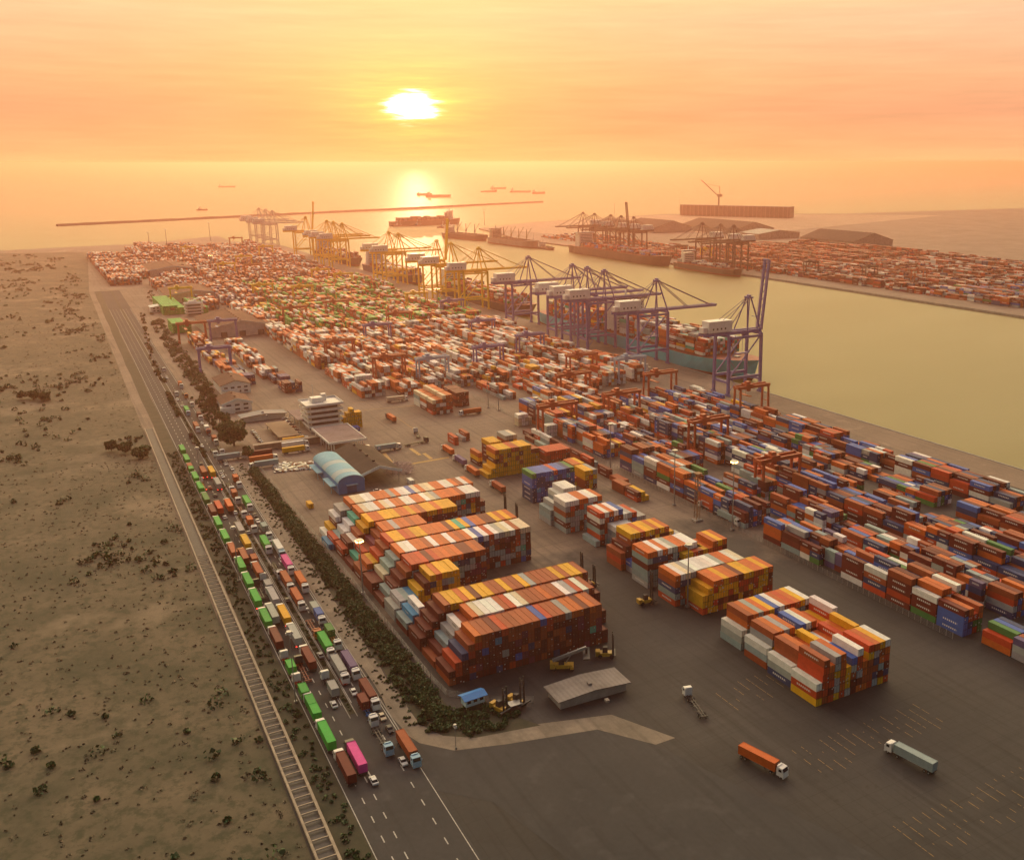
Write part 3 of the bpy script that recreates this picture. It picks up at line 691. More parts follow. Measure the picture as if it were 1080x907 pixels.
def make_truck(far=False):
    t = thing('container_truck', None, 'truck')
    p = part('cab', CAB, t); part('windscreen', WSC, p); part('side_window', SWN, p); part('chassis', CHS, t)
    for sy in (-1, 1):
        part('headlight', LAMP, t, (9.04, sy * .85, .95))
        for x in (-5.0, -3.7, 4.8, 7.9): part('wheel', WHEEL, t, (x, sy * 1.0, .52))
    return t
PROTO = make_truck(); USED = [False]
CABC = dict(w=(.72, .71, .68), b=(.30, .50, .62), o=(.5, .14, .03), d=(.05, .05, .06), y=(.6, .36, .04), r=(.4, .05, .03))
CABN = dict(w='white', b='pale blue', o='orange', d='dark', y='yellow', r='red')
CHC = dict(k=(.05, .045, .045), r=(.30, .05, .02), b=(.03, .12, .35), y=(.55, .28, .04))
def truck(x, y, rz, cab, label, group, ch='k', tail=False):
    t = PROTO if not USED[0] else copy_tree(PROTO); USED[0] = True
    t.location = (x, y, .045); t.rotation_euler = (0, 0, rz); t.scale = (1.06,) * 3; setp(t, label, 'truck', group)
    for o in t.children:
        if o.name.startswith('cab'): o.color = (*CABC[cab], 1)
        if o.name.startswith('chassis'): o.color = (*CHC[ch], 1)
        if tail and o.name.startswith('headlight'): pass
    if tail:
        for sy in (-1, 1): part('tail_light', TAILL, t, (-6.25, sy * .9, .75))
    return t
QN = dict(L1='leftmost lane', L2='middle lanes', R1='lane beside the median', R2='lane beside the verge')
def load(t, key, label, short=False, off=0.0):
    c, s_ = math.cos(t.rotation_euler[2]), math.sin(t.rotation_euler[2])
    off *= 1.06; o = container(t.location[0] + c * off, t.location[1] + s_ * off, 1.38, t.rotation_euler[2], key, label, 'containers riding on trucks', short); o.scale = (1.06,) * 3; return o
def queue(code, items, heading):
    """items: (px, py, cab colour, load); loads: one letter 40 ft, two letters two 20 ft, lower-case s + letter a single 20 ft, - empty"""
    n_ = len(items); grp = 'trucks queueing on the road'
    items = sorted(items, key=lambda it: -G(it[0], it[1], 3)[0]); xs = []
    for i, it in enumerate(items):
        x, y = G(it[0], it[1], 3.0); rz = RA + (0 if heading > 0 else math.pi)
        ld = it[3]; nm = ORD[i + 1]
        where = '%s from near end in %s' % (nm, QN[code])
        w_ = CABN[it[2]]
        if ld == '-': lb = '%s cabbed truck with bare trailer, %s' % (w_, where)
        else: lb = '%s cabbed truck carrying %s, %s' % (w_, PAL[ld[-1]][1], where)
        t = truck(x, y, rz, it[2], lb, grp, it[4] if len(it) > 4 else 'k', it[4:] and it[-1] == 't')
        if ld == '-': continue
        cl = 'container on truck %s' % where
        if ld[0] == 's': load(t, ld[1], PAL[ld[1]][1] + ' short ' + cl, True, -3.0 if len(ld) < 3 else 3.0)
        elif len(ld) == 2:
            load(t, ld[0], PAL[ld[0]][1] + ' rear short ' + cl, True, -3.05); load(t, ld[1], PAL[ld[1]][1] + ' front short ' + cl, True, 3.05)
        else: load(t, ld, PAL[ld][1] + ' ' + cl)
queue('L1', [(192.3, 473.5, 'w', 'E'), (196.8, 483.6, 'w', 'E'), (200.8, 493, 'w', 'EB'), (206, 502.6, 'w', 'E'), (211.2, 513.2, 'w', 'E'), (217, 525, 'w', 'F'), (224, 537.5, 'w', 'D'), (230, 550.8, 'w', 'E'), (237.3, 565, 'w', 'E'), (245.3, 579.4, 'w', 'B'), (253.9, 595, 'w', 'E'), (261.6, 611.8, 'w', 'E'), (269.7, 629.5, 'w', 'E', 'k', 't'), (280.3, 650.8, 'w', 'E'), (291.4, 671.4, 'w', 'D'), (304.6, 697.8, 'w', 'sE', 'r'), (318, 723, 'w', 'sE', 'r'), (330, 744.6, 'w', 'EE'), (344.6, 774, 'w', 'E'), (365, 807.7, 'w', 'D')], -1)
queue('L2', [(214.4, 496.4, 'd', 'B', 'k', 't'), (223.2, 496.4, 'w', 'Y', 'k', 't'), (213.5, 509, 'w', '-', 'y', 't'), (229.4, 508.8, 'd', 'G', 'k', 't'), (230.8, 534, 'r', 'R'), (241.4, 531.7, 'w', 'O'), (253, 557, 'd', 'G'), (259.5, 570.7, 'y', 'Y'), (257.3, 585.7, 'o', 'B'), (266.5, 586, 'w', 'sB'), (272, 600.5, 'w', 'B'), (273.7, 619.5, 'd', '-'), (281, 613, 'w', 'sG'), (288, 628, 'w', 'G'), (287.6, 646, 'w', 'G'), (299.7, 647, 'w', 'Y', 'k', 't'), (310.8, 668, 'w', 'G', 'k', 't'), (320, 703.5, 'd', '-', 'r'), (325.5, 692.3, 'w', 'D'), (348.7, 720, 'w', 'sG'), (376.5, 797, 'd', 'P')], -1)
queue('R1', [(241.7, 509.7, 'w', '-'), (248, 521, 'w', 'sB', 'r'), (254.5, 535, 'w', '-', 'r'), (264.5, 550, 'w', 'sO', 'r'), (279.5, 571, 'w', 'E'), (291, 596, 'w', '-'), (301.7, 609.6, 'w', 'B'), (313, 628, 'w', 'B'), (329, 656, 'o', '-', 'r'), (342.7, 675.8, 'w', 'E'), (357, 701, 'w', 'G'), (386, 743, 'w', 'sD', 'b'), (401, 772, 'b', '-')], 1)
queue('R2', [(249.5, 505, 'w', 'sO'), (260.3, 528, 'w', 'E'), (280, 557, 'w', 'sg'), (293.3, 575.5, 'b', 'W'), (302.5, 592, 'w', 'P'), (317, 610, 'w', 'O'), (334, 643, 'w', 'GL'), (349.8, 667, 'w', 'sF', 'y'), (368.3, 696.5, 'w', 'V'), (388, 727, 'w', 'D'), (428.8, 783.6, 'b', 'B')], 1)
def put_truck(px, py, rz, cab, ld, lb, lbc=None, ch='k'):
    x, y = G(px, py, 2.0); t = truck(x, y, rz, cab, lb, 'trucks in the port yard', ch)
    if ld: return load(t, ld[-1], lbc, ld[0] == 's', 0)
HB = math.pi / 2
put_truck(275, 478, -HB, 'w', 'D', 'white truck in rear lane of the gate queue under a brick red box', 'brick red container in the rear lane of the gate queue')
put_truck(275.5, 484, HB, 'w', 'O', 'white truck in middle lane of the gate queue under an orange box', 'orange container in the middle lane of the gate queue')
o = put_truck(281, 489, -HB, 'w', 'g', 'white truck in nearest lane of the gate queue under a grey box', 'pale grey lettered container in the nearest lane of the gate queue')
M_logo = mat('logo_blue', (.12, .42, .62), .5, var=.05)
def logo(o, tx):
    p = lettering(o, tx, 1.35, M_logo, 1.0)
    s_ = MB().box(-4.3, -CW / 2 - .02, .45, 1.9, .03, 1.7); b_ = s_.build('emblem', M_logo, o)
    st_ = MB(); P = []
    for i in range(14): a = math.pi * i / 7; r_ = .75 if i % 2 == 0 else .42; P.append((-4.3 + r_ * math.sin(a), 1.3 + r_ * math.cos(a)))
    st_.section(P, -CW / 2 - .06, -CW / 2 - .04, 'y'); st_.build('emblem_star', M_card, b_)
logo(o, 'MAERSK'); 
put_truck(309.5, 464.5, HB, 'w', 'Y', 'white truck at the gate under the farther yellow box', 'farther yellow container on a truck at the gate')
put_truck(309, 469, HB, 'w', 'W', 'white truck at the gate between two yellow boxes', 'white container between two yellow ones at the gate')
put_truck(309.5, 474.5, HB, 'w', 'Y', 'white truck at the gate under the nearer yellow box', 'nearer yellow container on a truck at the gate')
put_truck(241, 482, HB, 'w', 'g', 'white truck turning across the junction with a pale grey box', 'pale green container crossing the road junction')
put_truck(374, 474, HB, 'w', 'R', 'white truck leaving the gate canopy with a red box', 'red container under the gate canopy')
o = put_truck(407, 472, HB, 'w', 'g', 'white truck beyond the gate canopy with a grey lettered box', 'pale grey lettered container just beyond the gate canopy'); logo(o, 'MAERSK')
put_truck(437, 466, HB * 1.12, 'd', None, 'dark truck with bare trailer beyond the gate canopy')
put_truck(440, 457, math.pi * .93, 'w', None, 'white truck with bare trailer crossing the middle of the yard')
put_truck(473, 475, math.pi, 'w', 'O', 'white truck at the head of the row beside the yellow stack', 'orange container at the head of the row by the yellow stack')
put_truck(486, 486, math.pi, 'w', 'V', 'white truck second in the row beside the yellow stack', 'dark purple container second in the row by the yellow stack')
put_truck(499, 497, math.pi, 'w', 'O', 'white truck last in the row beside the yellow stack', 'orange container last in the row by the yellow stack')
put_truck(526, 514, math.pi, 'w', 'B', 'white truck alone on the apron before the blue stack', 'rust brown container alone on the apron before the blue stack')
put_truck(413, 441, math.pi, 'd', 'O', 'dark truck with orange box in the open yard past the tower', 'orange container on a truck in the open yard past the tower')
put_truck(417, 421, HB, 'w', 'C', 'white truck with cream box before the light blue gantry', 'cream container on a truck before the light blue gantry')
put_truck(498, 434, -HB, 'w', 'O', 'white truck with orange box left of the light masts', 'orange container on a truck left of the light masts')
put_truck(767, 545, 0, 'w', 'g', 'white truck with pale box beside the yard fence', 'pale green container on a truck beside the yard fence', 'b')
put_truck(749, 536, math.pi, 'w', None, 'white truck with bare trailer beside the yard fence')
for i, (px, py, cb, ld, lb) in enumerate(((185, 413, 'w', None, 'white truck farthest up the road'), (195, 415, 'o', None, 'truck with orange load up the road by the hedge'), (201, 424, 'w', None, 'white truck below the hedge on the upper road'), (197, 433, 'b', 'E', 'truck with green tail near the tip of the upper median'), (210, 438, 'w', 'sD', 'white truck with short red box passing the houses'), (203, 462, 'd', None, 'dark truck with bare trailer beside the lower median'), (226, 463, 'w', 'sB', 'white truck waiting left of the big tree'), (225, 475, 'w', None, 'nearer left white truck waiting below the big tree'), (232, 473, 'w', None, 'nearer right white truck waiting below the big tree'), (190, 405, 'w', 'sO', 'white truck with short orange box under the long hedge'), (172, 388, 'w', None, 'white bare truck high on the upper road by the hedge'), (218, 452, 'r', 'sW', 'red cabbed truck with short white box below the houses'), (207, 450, 'w', 'B', 'white truck with rust brown box mid upper road'))):
    put_truck(px, py, RA + (math.pi if i == 5 else 0), cb, ld, lb, (PAL[ld[-1]][1] + ' container on the ' + lb[lb.index('truck'):]) if ld else None)
# --- cars
def make_car():
    t = thing('car', None, 'car'); b_ = MB()
    b_.section([(-2.2, .35), (-2.2, .85), (-1.9, .95), (1.0, .95), (2.1, .75), (2.2, .4), (2.15, .3)], -.86, .86, 'y')
    b_.section([(-1.15, 1.36), (-1.0, 1.43), (.25, 1.43), (.4, 1.36)], -.66, .66, 'y')
    part('body', b_.mesh('body', M_veh), t)
    g = MB(); g.hexa([(-1.8, -.78, .94), (1.05, -.78, .94), (1.05, .78, .94), (-1.8, .78, .94), (-1.15, -.68, 1.38), (.4, -.68, 1.38), (.4, .68, 1.38), (-1.15, .68, 1.38)])
    part('window', g.mesh('window', M_glass), t)
    wm = MB().cyl((0, -.1, 0), (0, .1, 0), .32, 10).mesh('wheel', M_black)
    for x in (-1.35, 1.35):
        for y in (-.8, .8): part('wheel', wm, t, (x, y, .32))
    for y in (-.6, .6): part('headlight', MB().box(0, 0, 0, .06, .3, .14).mesh('headlight', M_lampoff), t, (2.17, y, .58))
    return t
CARP = make_car(); CU = [False]
def car(px, py, rz, c, lb, grp):
    t = CARP if not CU[0] else copy_tree(CARP); CU[0] = True
    x, y = G(px, py, .8); t.location = (x, y, .045); t.rotation_euler = (0, 0, rz); setp(t, lb, 'car', grp)
    for o in t.children:
        if o.name.startswith('body'): o.color = (*c, 1)
wh, bk, rd_, sv, bg_ = (.7, .7, .68), (.02, .02, .025), (.4, .03, .02), (.35, .36, .37), (.5, .42, .3)
g1 = 'cars in the road traffic'
car(425, 802, RA, wh, 'white car nearest the camera beside the brown truck', g1); car(411, 768, RA, bk, 'black car beside the cracked verge', g1); car(403, 755, RA, bg_, 'cream car beside the truck with blue chassis', g1); car(373, 729, RA, wh, 'white car between the trucks beside the median', g1)
car(237, 545, RA + math.pi, wh, 'white car between the brown and orange boxes', g1); car(227, 522, RA + math.pi, bk, 'dark car behind the red box in the middle lanes', g1); car(212, 489, RA + math.pi, bk, 'dark car at the far end of the middle lanes', g1); car(221, 514, RA + math.pi, rd_, 'red car behind the bare yellow trailer', g1)
for i, (px, py, c, nm) in enumerate(((269, 543, bk, 'dark'), (272, 549, wh, 'white'), (276, 556, bk, 'black'), (284, 569, wh, 'white'), (233, 498, sv, 'silver'), (235, 502, wh, 'white'))):
    car(px, py, RA, c, '%s car %s' % (nm, ('first ahead of the short pale box', 'second ahead of the short pale box', 'third ahead of the short pale box', 'beside the green container by the verge', 'farther of two by the median tip', 'nearer of two by the median tip')[i]), g1)
for px, py, h_, c, lb in ((297, 590, 1, wh, 'white car beside the pink container by the verge'), (309, 618, 1, sv, 'silver car behind the orange box by the verge'), (322, 640, 1, wh, 'white car beside the orange cabbed truck'), (340, 660, 1, bk, 'black car behind the short green box'), (362, 718, 1, rd_, 'red car behind the white car at the median'), (352, 742, -1, wh, 'white car in the open lane beyond the pink container'), (338, 690, -1, sv, 'silver car beside the dark red box in the middle lanes'), (394, 822, -1, wh, 'pale blue white car at the bottom of the road'), (303, 632, -1, bk, 'black car beside the yellow box in the middle lanes'), (248, 540, -1, wh, 'white car right of the orange box'), (262, 561, -1, sv, 'silver car ahead of the yellow box')):
    car(px, py, RA + (0 if h_ > 0 else math.pi), c, lb, g1)
for i, (px, py, c) in enumerate(((187, 421, wh), (192, 428, sv), (213, 446, wh), (221, 458, bk), (176, 398, wh), (213, 470, wh), (238, 489, sv), (245, 494, wh))):
    car(px, py, RA, c, '%s car on the upper road, %s from its far end' % (('white', 'silver', 'white', 'black', 'white', 'white', 'silver', 'white')[i], ('second', 'third', 'fourth', 'fifth', 'first', 'sixth', 'seventh', 'eighth')[i]), g1)
for i, (px, py, ld) in enumerate(((735, 742, None), (800, 800, 'O'), (965, 800, 'g'))): put_truck(px, py, (2.9, .25, 3.3)[i], 'w', ld, 'white truck in the open near apron, %s of three from the left' % ORD[i + 1], 'container on the %s truck of three on the open near apron' % ORD[i + 1])
random.seed(21)
for i in range(7): car(267 + i * 1.25, 455 + i * 3.4 / 2, rad(20), random.choice((wh, sv, bk)), 'car in the left row on the flat car park, %s from the back' % ORD[i + 1], 'cars on the flat car park')
for i in range(7): car(301 + i * 2.6, 441 + i * 3.0, HB + .2, (wh, wh, sv, rd_, bk, sv, wh)[i], 'car in the row by the white tower, %s from the back' % ORD[i + 1], 'cars parked by the white tower')
# ------------------------------------------------------------------ quay cranes
M_steelp = paint('crane_paint', .5, .25)
PURP = (.17, .15, .37); YEL = (.88, .55, .01); WHT = (.66, .60, .56); DRK = (.10, .04, .04)
def sts_parts(raised):
    """ship-to-shore crane, +y is the water side, origin on the quay between the rails"""
    P = []
    for sx in (-9, 9):
        for sy in (-15, 15):
            m_ = MB(); m_.bar((sx, sy, 1.5), (sx * .92, sy, 45), 1.8, 2.0); m_.box(sx, sy, 0, 5.5, 1.2, 1.6)
            P.append(('leg', m_))
    m_ = MB()
    for sx in (-9, 9):
        m_.bar((sx, -15, 13), (sx, 15, 13), 1.3, 1.9); m_.bar((sx * .95, -15, 43), (sx * .95, 15, 43), 1.3, 1.7); m_.bar((sx, -14.5, 13.5), (sx * .94, 14, 43), .8)
    for sy in (-15, 15): m_.bar((-9, sy, 10), (9, sy, 10), 1.2, 1.7); m_.bar((-8.4, sy, 44.5), (8.4, sy, 44.5), 1.2, 1.8)
    P.append(('portal_beam', m_))
    m_ = MB()
    for sx in (-3, 3): m_.bar((sx, -34, 46), (sx, 18, 46), 1.4, 2.4)
    for i in range(10): m_.bar((-3, -34 + i * 5.6, 46), (3, -34 + i * 5.6, 46), .5)
    m_.bar((-4.4, -34, 47.2), (-4.4, 18, 47.2), .12); m_.bar((4.4, -34, 47.2), (4.4, 18, 47.2), .12)
    P.append(('girder', m_))
    m_ = MB(); e = (0, 18, 46); n_ = 52.0
    f = (lambda t, z_, x: (x, 18 + t, 46 + z_)) if not raised else (lambda t, z_, x: (x, 19.5 - z_ + t * .10, 46 + t * .995))
    for sx in (-2.4, 2.4): m_.bar(f(0, 0, sx), f(n_, 0, sx), 1.2, 2.0)
    for i in range(10): m_.bar(f(i * 5.6, 0, -2.4), f(i * 5.6, 0, 2.4), .5); m_.bar(f(i * 5.2, 0, -2.4), f(i * 5.2 + 5, 0, 2.4), .25)
    for sx in (-3.2, 3.2): m_.bar(f(0, 1.4, sx), f(n_, 1.4, sx), .12)
    m_.bar(f(n_, .6, -3.4), f(n_, .6, 3.4), 1.0, 1.2)
    P.append(('boom', m_))
    m_ = MB()
    for sx in (-1, 1): m_.bar((sx * 8.4, 15, 45), (sx * 1.8, 9, 71), 1.0); m_.bar((sx * 8.2, 2, 46), (sx * 1.6, 8, 71), .8)
    m_.bar((-3.4, 15, 56), (3.4, 15, 56), .4); m_.box(0, 8.6, 70.2, 5.6, 4.2, 1.3); m_.box(0, 8.6, 71.6, 3, 2, 1.2)
    for sx in (-2.7, 2.7): m_.bar((sx, 6.6, 71.5), (sx, 10.6, 73), .12)
    P.append(('apex_frame', m_))
    m_ = MB()
    for sx in (-1.6, 1.6):
        m_.bar((sx, 8, 71), (sx * 2.3, -15, 46), .42); m_.bar((sx, 8, 71), (sx * 1.8, -31, 47), .3)
        if not raised: m_.bar((sx, 9, 71), (sx * 1.4, 40, 47), .5); m_.bar((sx, 9, 71), (sx * 1.4, 64, 47), .5)
    P.append(('stay', m_))
    h = MB(); h.box(0, -20, 47.6, 9, 21, 8); h.box(0, -20, 55.6, 9.4, 21.4, .3); h.box(0, -32.5, 47.6, 5.5, 3.5, 4)
    for i in range(4): h.box(4.52, -26.5 + i * 3.6, 49.5, .06, 1.3, 1.3, 1)
    P.append(('machinery_house', h))
    c_ = MB(); c_.box(2, 4, 41.4, 2.4, 3.2, 2.6, 0); c_.box(2, 4, 44, 4.5, 5, .7, 0)
    c_.bar((0, 4, 44), (0, 4, 30 if raised else 24), .2); c_.box(0, 4, 29 if raised else 23, 2.4, 12, .7)
    P.append(('trolley', c_))
    s_ = MB()
    for i in range(7): s_.bar((9.9, -15 + (i % 2) * 5, 3 + i * 6), (9.9, -10 - (i % 2) * 5, 9 + i * 6), .5, .25)
    P.append(('stair', s_))
    return P
M_win = M_glass; STSM = {}
for r_ in (False, True): STSM[r_] = [(nm, mb.mesh(nm, [M_white if nm == 'machinery_house' else M_steelp, M_win])) for nm, mb in sts_parts(r_)]
def sts(x, y, rz, c, raised, label, grp, hue=None):
    t = thing('quay_crane', label, 'crane', (x, y, .03), rz, grp)
    for nm, me in STSM[raised]:
        o = part(nm, me, t); o.color = (*c, 1)
        if nm == 'stay': o.color = tuple(v * .7 for v in c) + (1,)
    return t
g2 = 'ship-to-shore cranes along the near quay'
STS = [(-2298, WHT, 0, 'white crane farthest left on the near quay'), (-2230, WHT, 0, 'white crane in the middle of the far white trio'), (-2166, WHT, 0, 'white crane on the right of the far white trio'),
       (-1888, YEL, 1, 'yellow crane with raised boom beside the far white cranes'), (-1742, YEL, 0, 'yellow crane on the left of the far yellow trio, boom lowered'), (-1700, YEL, 0, 'yellow crane in the middle of the far yellow trio, boom lowered'), (-1648, YEL, 0, 'yellow crane on the right of the far yellow trio, boom lowered'),
       (-1408, YEL, 0, 'yellow crane left of two standing alone in mid quay'), (-1366, YEL, 0, 'yellow crane right of two standing alone in mid quay'), (-1216, YEL, 1, 'nearer yellow crane with its boom raised upright'), (-1168, YEL, 0, 'yellow crane just right of the nearer raised yellow boom'), (-1080, YEL, 0, 'yellow crane nearest the purple cranes, boom lowered'),
       (-948, PURP, 0, 'purple crane next to the last yellow crane'), (-850, PURP, 0, 'purple crane second along from the yellow cranes'), (-820, PURP, 0, 'purple crane third along from the yellow cranes'), (-788, PURP, 0, 'purple crane fourth along from the yellow cranes'), (-700, PURP, 0, 'purple crane with lowered boom over the teal ship, nearest lowered'), (-575, PURP, 1, 'purple crane with raised boom at the bow of the teal ship')]
for x, c, r_, lb in STS: sts(x, QY - 18, 0, c, bool(r_), lb, g2)
g3 = 'ship-to-shore cranes on the far terminal'
for ax, lb, r_ in ((615, 'dark crane left of the far pair over the brown hulled ship', 0), (627, 'dark crane right of the far pair over the brown hulled ship', 0), (644, 'dark low crane behind the far pair', 0), (741, 'dark far crane left of the two by the white bridged ship', 0), (760, 'dark far crane right of the two by the white bridged ship', 0), (655, 'dark far crane over the bow of the brown hulled ship', 0), (774, 'dark far crane rightmost by the white bridged ship', 0), (668, 'dark far crane just right of the brown hulled ship', 1)):
    y = OQ + 18
    # the apex stands 8.6 m toward the water and 72 m up
    bx = min(range(-2400, -900, 2), key=lambda X: abs((lambda v: v[0] / v[2] * FPX + PCX)([sum(RM[k][i] * (X, y - 8.6, 72 - CAMH)[i] for i in range(3)) for k in range(3)]) - ax))
    sts(bx, y, math.pi, DRK, bool(r_), lb, g3)

# ------------------------------------------------------------------ yard gantries
def rtg_parts():
    P = []
    for sx in (-3.6, 3.6):
        for sy in (-12.2, 12.2):
            m_ = MB(); m_.bar((sx, sy, 1.6), (sx * .86, sy * .985, 19.5), 1.05, 1.2); P.append(('leg', m_))
    m_ = MB()
    for sx in (-2.6, 2.6): m_.bar((sx, -13.6, 20.3), (sx, 13.6, 20.3), 1.1, 2.0); m_.bar((sx * 1.3, -13.6, 21.8), (sx * 1.3, 13.6, 21.8), .1)
    for sy in (-13.4, 13.4): m_.bar((-3, sy, 20.3), (3, sy, 20.3), .7, 1.3)
    P.append(('girder', m_))
    for sy in (-12.2, 12.2):
        m_ = MB(); m_.bar((-5.2, sy, 1.9), (5.2, sy, 1.9), .9, 1.0); m_.bar((-3.4, sy, 9), (3.4, sy, 9), .4); P.append(('sill_beam', m_))
    m_ = MB(); m_.box(0, -4, 21.2, 6.2, 5.6, 1.2); m_.box(0, -4, 22.4, 3, 3, 1.5); m_.box(1.5, -4, 17.4, 1.8, 2.2, 2.3); m_.bar((0, -5.5, 21), (0, -5.5, 15), .16); m_.box(0, -5.5, 14.4, 11.5, 2.2, .5)
    P.append(('trolley', m_))
    m_ = MB(); m_.box(4.6, -12.9, 2.3, 3.2, 1.6, 2.2); P.append(('engine_box', m_))
    return P
RTGM = [(nm, mb.mesh(nm, M_steelp)) for nm, mb in rtg_parts()]
RWH = MB().cyl((0, -.35, 0), (0, .35, 0), .8, 12).mesh('wheel', M_black)
def rtg(pl, c, label, pr=None, z_=1.0):
    x, y = G(*pl); x, y = x - 1, y + 12.2
    t = thing('yard_gantry_crane', label, 'crane', (x, y, .03), 0, 'rubber tyred gantry cranes over the container rows')
    for nm, me in RTGM: o = part(nm, me, t); o.color = (*c, 1)
    if x > -1000:
        for sx in (-4.2, 4.2):
            for sy in (-12.2, 12.2): part('wheel', RWH, t, (sx, sy, .8))
RED = (.46, .085, .025); LBL = (.35, .45, .58); ORG = (.55, .16, .03)
RT = [((190, 364), RED, 'red gantry over green boxes left of the big brown hall'), ((223, 361), PURP, 'purple gantry in front of the big brown hall'), ((212, 394), PURP, 'purple gantry above the upper white house'), ((181, 322), YEL, 'yellow gantry in front of the second brown hall'), ((231, 293), YEL, 'yellow gantry behind the second brown hall'), ((250, 284), YEL, 'yellow gantry up the aisle beyond the brown halls'), ((268, 318), YEL, 'tall yellow gantry beside the aisle right of the green stacks'), ((310, 320), YEL, 'yellow gantry among the green and red rows'), ((354, 305), YEL, 'yellow gantry left of the nearer raised yellow boom'), ((259, 294), ORG, 'orange gantry in the hazy rows left of centre'), ((285, 300), ORG, 'orange gantry in the hazy rows nearer centre'), ((192, 273), YEL, 'yellow gantry far back at the left shore'), ((274, 272), YEL, 'yellow gantry far back before the white cranes'), ((243, 262), RED, 'red gantry on the skyline at the left shore'), ((178, 282), RED, 'red gantry behind the farthest brown hall'),
      ((386, 366), PURP, 'purple gantry in the middle of the white topped rows'), ((467, 337), PURP, 'purple gantry behind the green rows near the yellow cranes'), ((497, 361), PURP, 'purple gantry in the rows below the yellow cranes'), ((502, 392), PURP, 'purple gantry over yellow boxes in the central rows'), ((547, 378), PURP, 'purple gantry nearest the quay in the central rows'), ((396, 404), RED, 'red gantry left of the light blue gantry'), ((442, 406), LBL, 'light blue gantry standing over empty ground in mid yard'), ((651, 406), LBL, 'light blue gantry on the quay side before the teal ship'), ((682, 424), RED, 'red gantry right of the quay side light blue gantry'), ((778, 440), RED, 'red gantry at the foot of the raised purple crane'), ((571, 462), RED, 'red gantry at the left end of the right hand yard'), ((801, 526), RED, 'red gantry at the near edge of the right hand yard'), ((430, 328), YEL, 'yellow gantry at the right of the green rows'), ((330, 300), YEL, 'yellow gantry deep in the hazy central rows'), ((420, 300), YEL, 'yellow gantry at the feet of the mid quay yellow cranes')]
RT += [((300, 345), RED, 'red gantry in the rows right of the big brown hall'), ((345, 338), RED, 'red gantry in the green and white rows, mid yard'), ((410, 352), RED, 'red gantry left of the central purple gantries'), ((345, 385), RED, 'red gantry above the terraced white tower'), ((600, 402), RED, 'red gantry between the central rows and the quay'), ((640, 448), RED, 'red gantry in the right hand yard near its left end'), ((730, 480), RED, 'red gantry in the middle of the right hand yard'), ((590, 425), RED, 'red gantry just beyond the end of the right hand yard')]
for p_, c, lb in RT: rtg(p_, c, lb)
for ax, y, c, lb in ((-1420, 1040, YEL, 'yellow gantry in the far terminal stacks, left'), (-1380, 1065, ORG, 'orange gantry in the far terminal stacks'), (-1150, 1040, DRK, 'dark gantry in the far terminal stacks, right'), (-1050, 1065, DRK, 'dark gantry in the far terminal stacks, far right'), (-1300, 1090, RED, 'red gantry in the far terminal stacks, back row'), (-1500, 1040, DRK, 'dark gantry in the far terminal stacks, far left'), (-980, 1090, RED, 'red gantry in the far terminal stacks, right end')):
    t = thing('yard_gantry_crane', lb, 'crane', (ax, y, .03), 0, 'gantry cranes in the far terminal')
    for nm, me in RTGM: o = part(nm, me, t); o.color = (*c, 1)

# ------------------------------------------------------------------ ships
def hull(L, B, D, T=3.0, flare=.16, stern=.1):
    """hull with a flared pointed bow at +x; waterline at z=0"""
    mb = MB(); ns = 28; rings = []
    for i in range(ns + 1):
        s = i / ns; x = -L / 2 + L * s
        bowf = max(0, (s - .82) / .18); k = math.sqrt(max(0.0, 1 - bowf ** 2.1)) if bowf else 1.0
        if s < stern: k *= .72 + .28 * math.sqrt(s / stern)
        wd = B / 2 * k; wl = B / 2 * max(0.0, k - bowf * .35) if bowf else wd * (.9 if s < stern else 1.0)
        sh = D + (D * .32 * bowf ** 1.5) ; xo = L * .03 * bowf
        rings.append([(x, -wl * .9, -T), (x + xo * .5, -wl, 2.2), (x + xo, -max(wd, .05), sh), (x + xo, max(wd, .05), sh), (x + xo * .5, wl, 2.2), (x, wl * .9, -T)])
    b = 0
    for r_ in rings: mb.v += r_
    zs = 6
    for i in range(ns):
        for j in range(zs - 1):
            a = i * zs + j; mb.f.append((a, a + zs, a + zs + 1, a + 1)); mb.mi.append(1 if j in (0, 4) else (2 if j == 2 else 0))
    mb.f.append(tuple(range(zs))); mb.mi.append(0); mb.f.append(tuple(ns * zs + j for j in reversed(range(zs)))); mb.mi.append(0)
    return mb
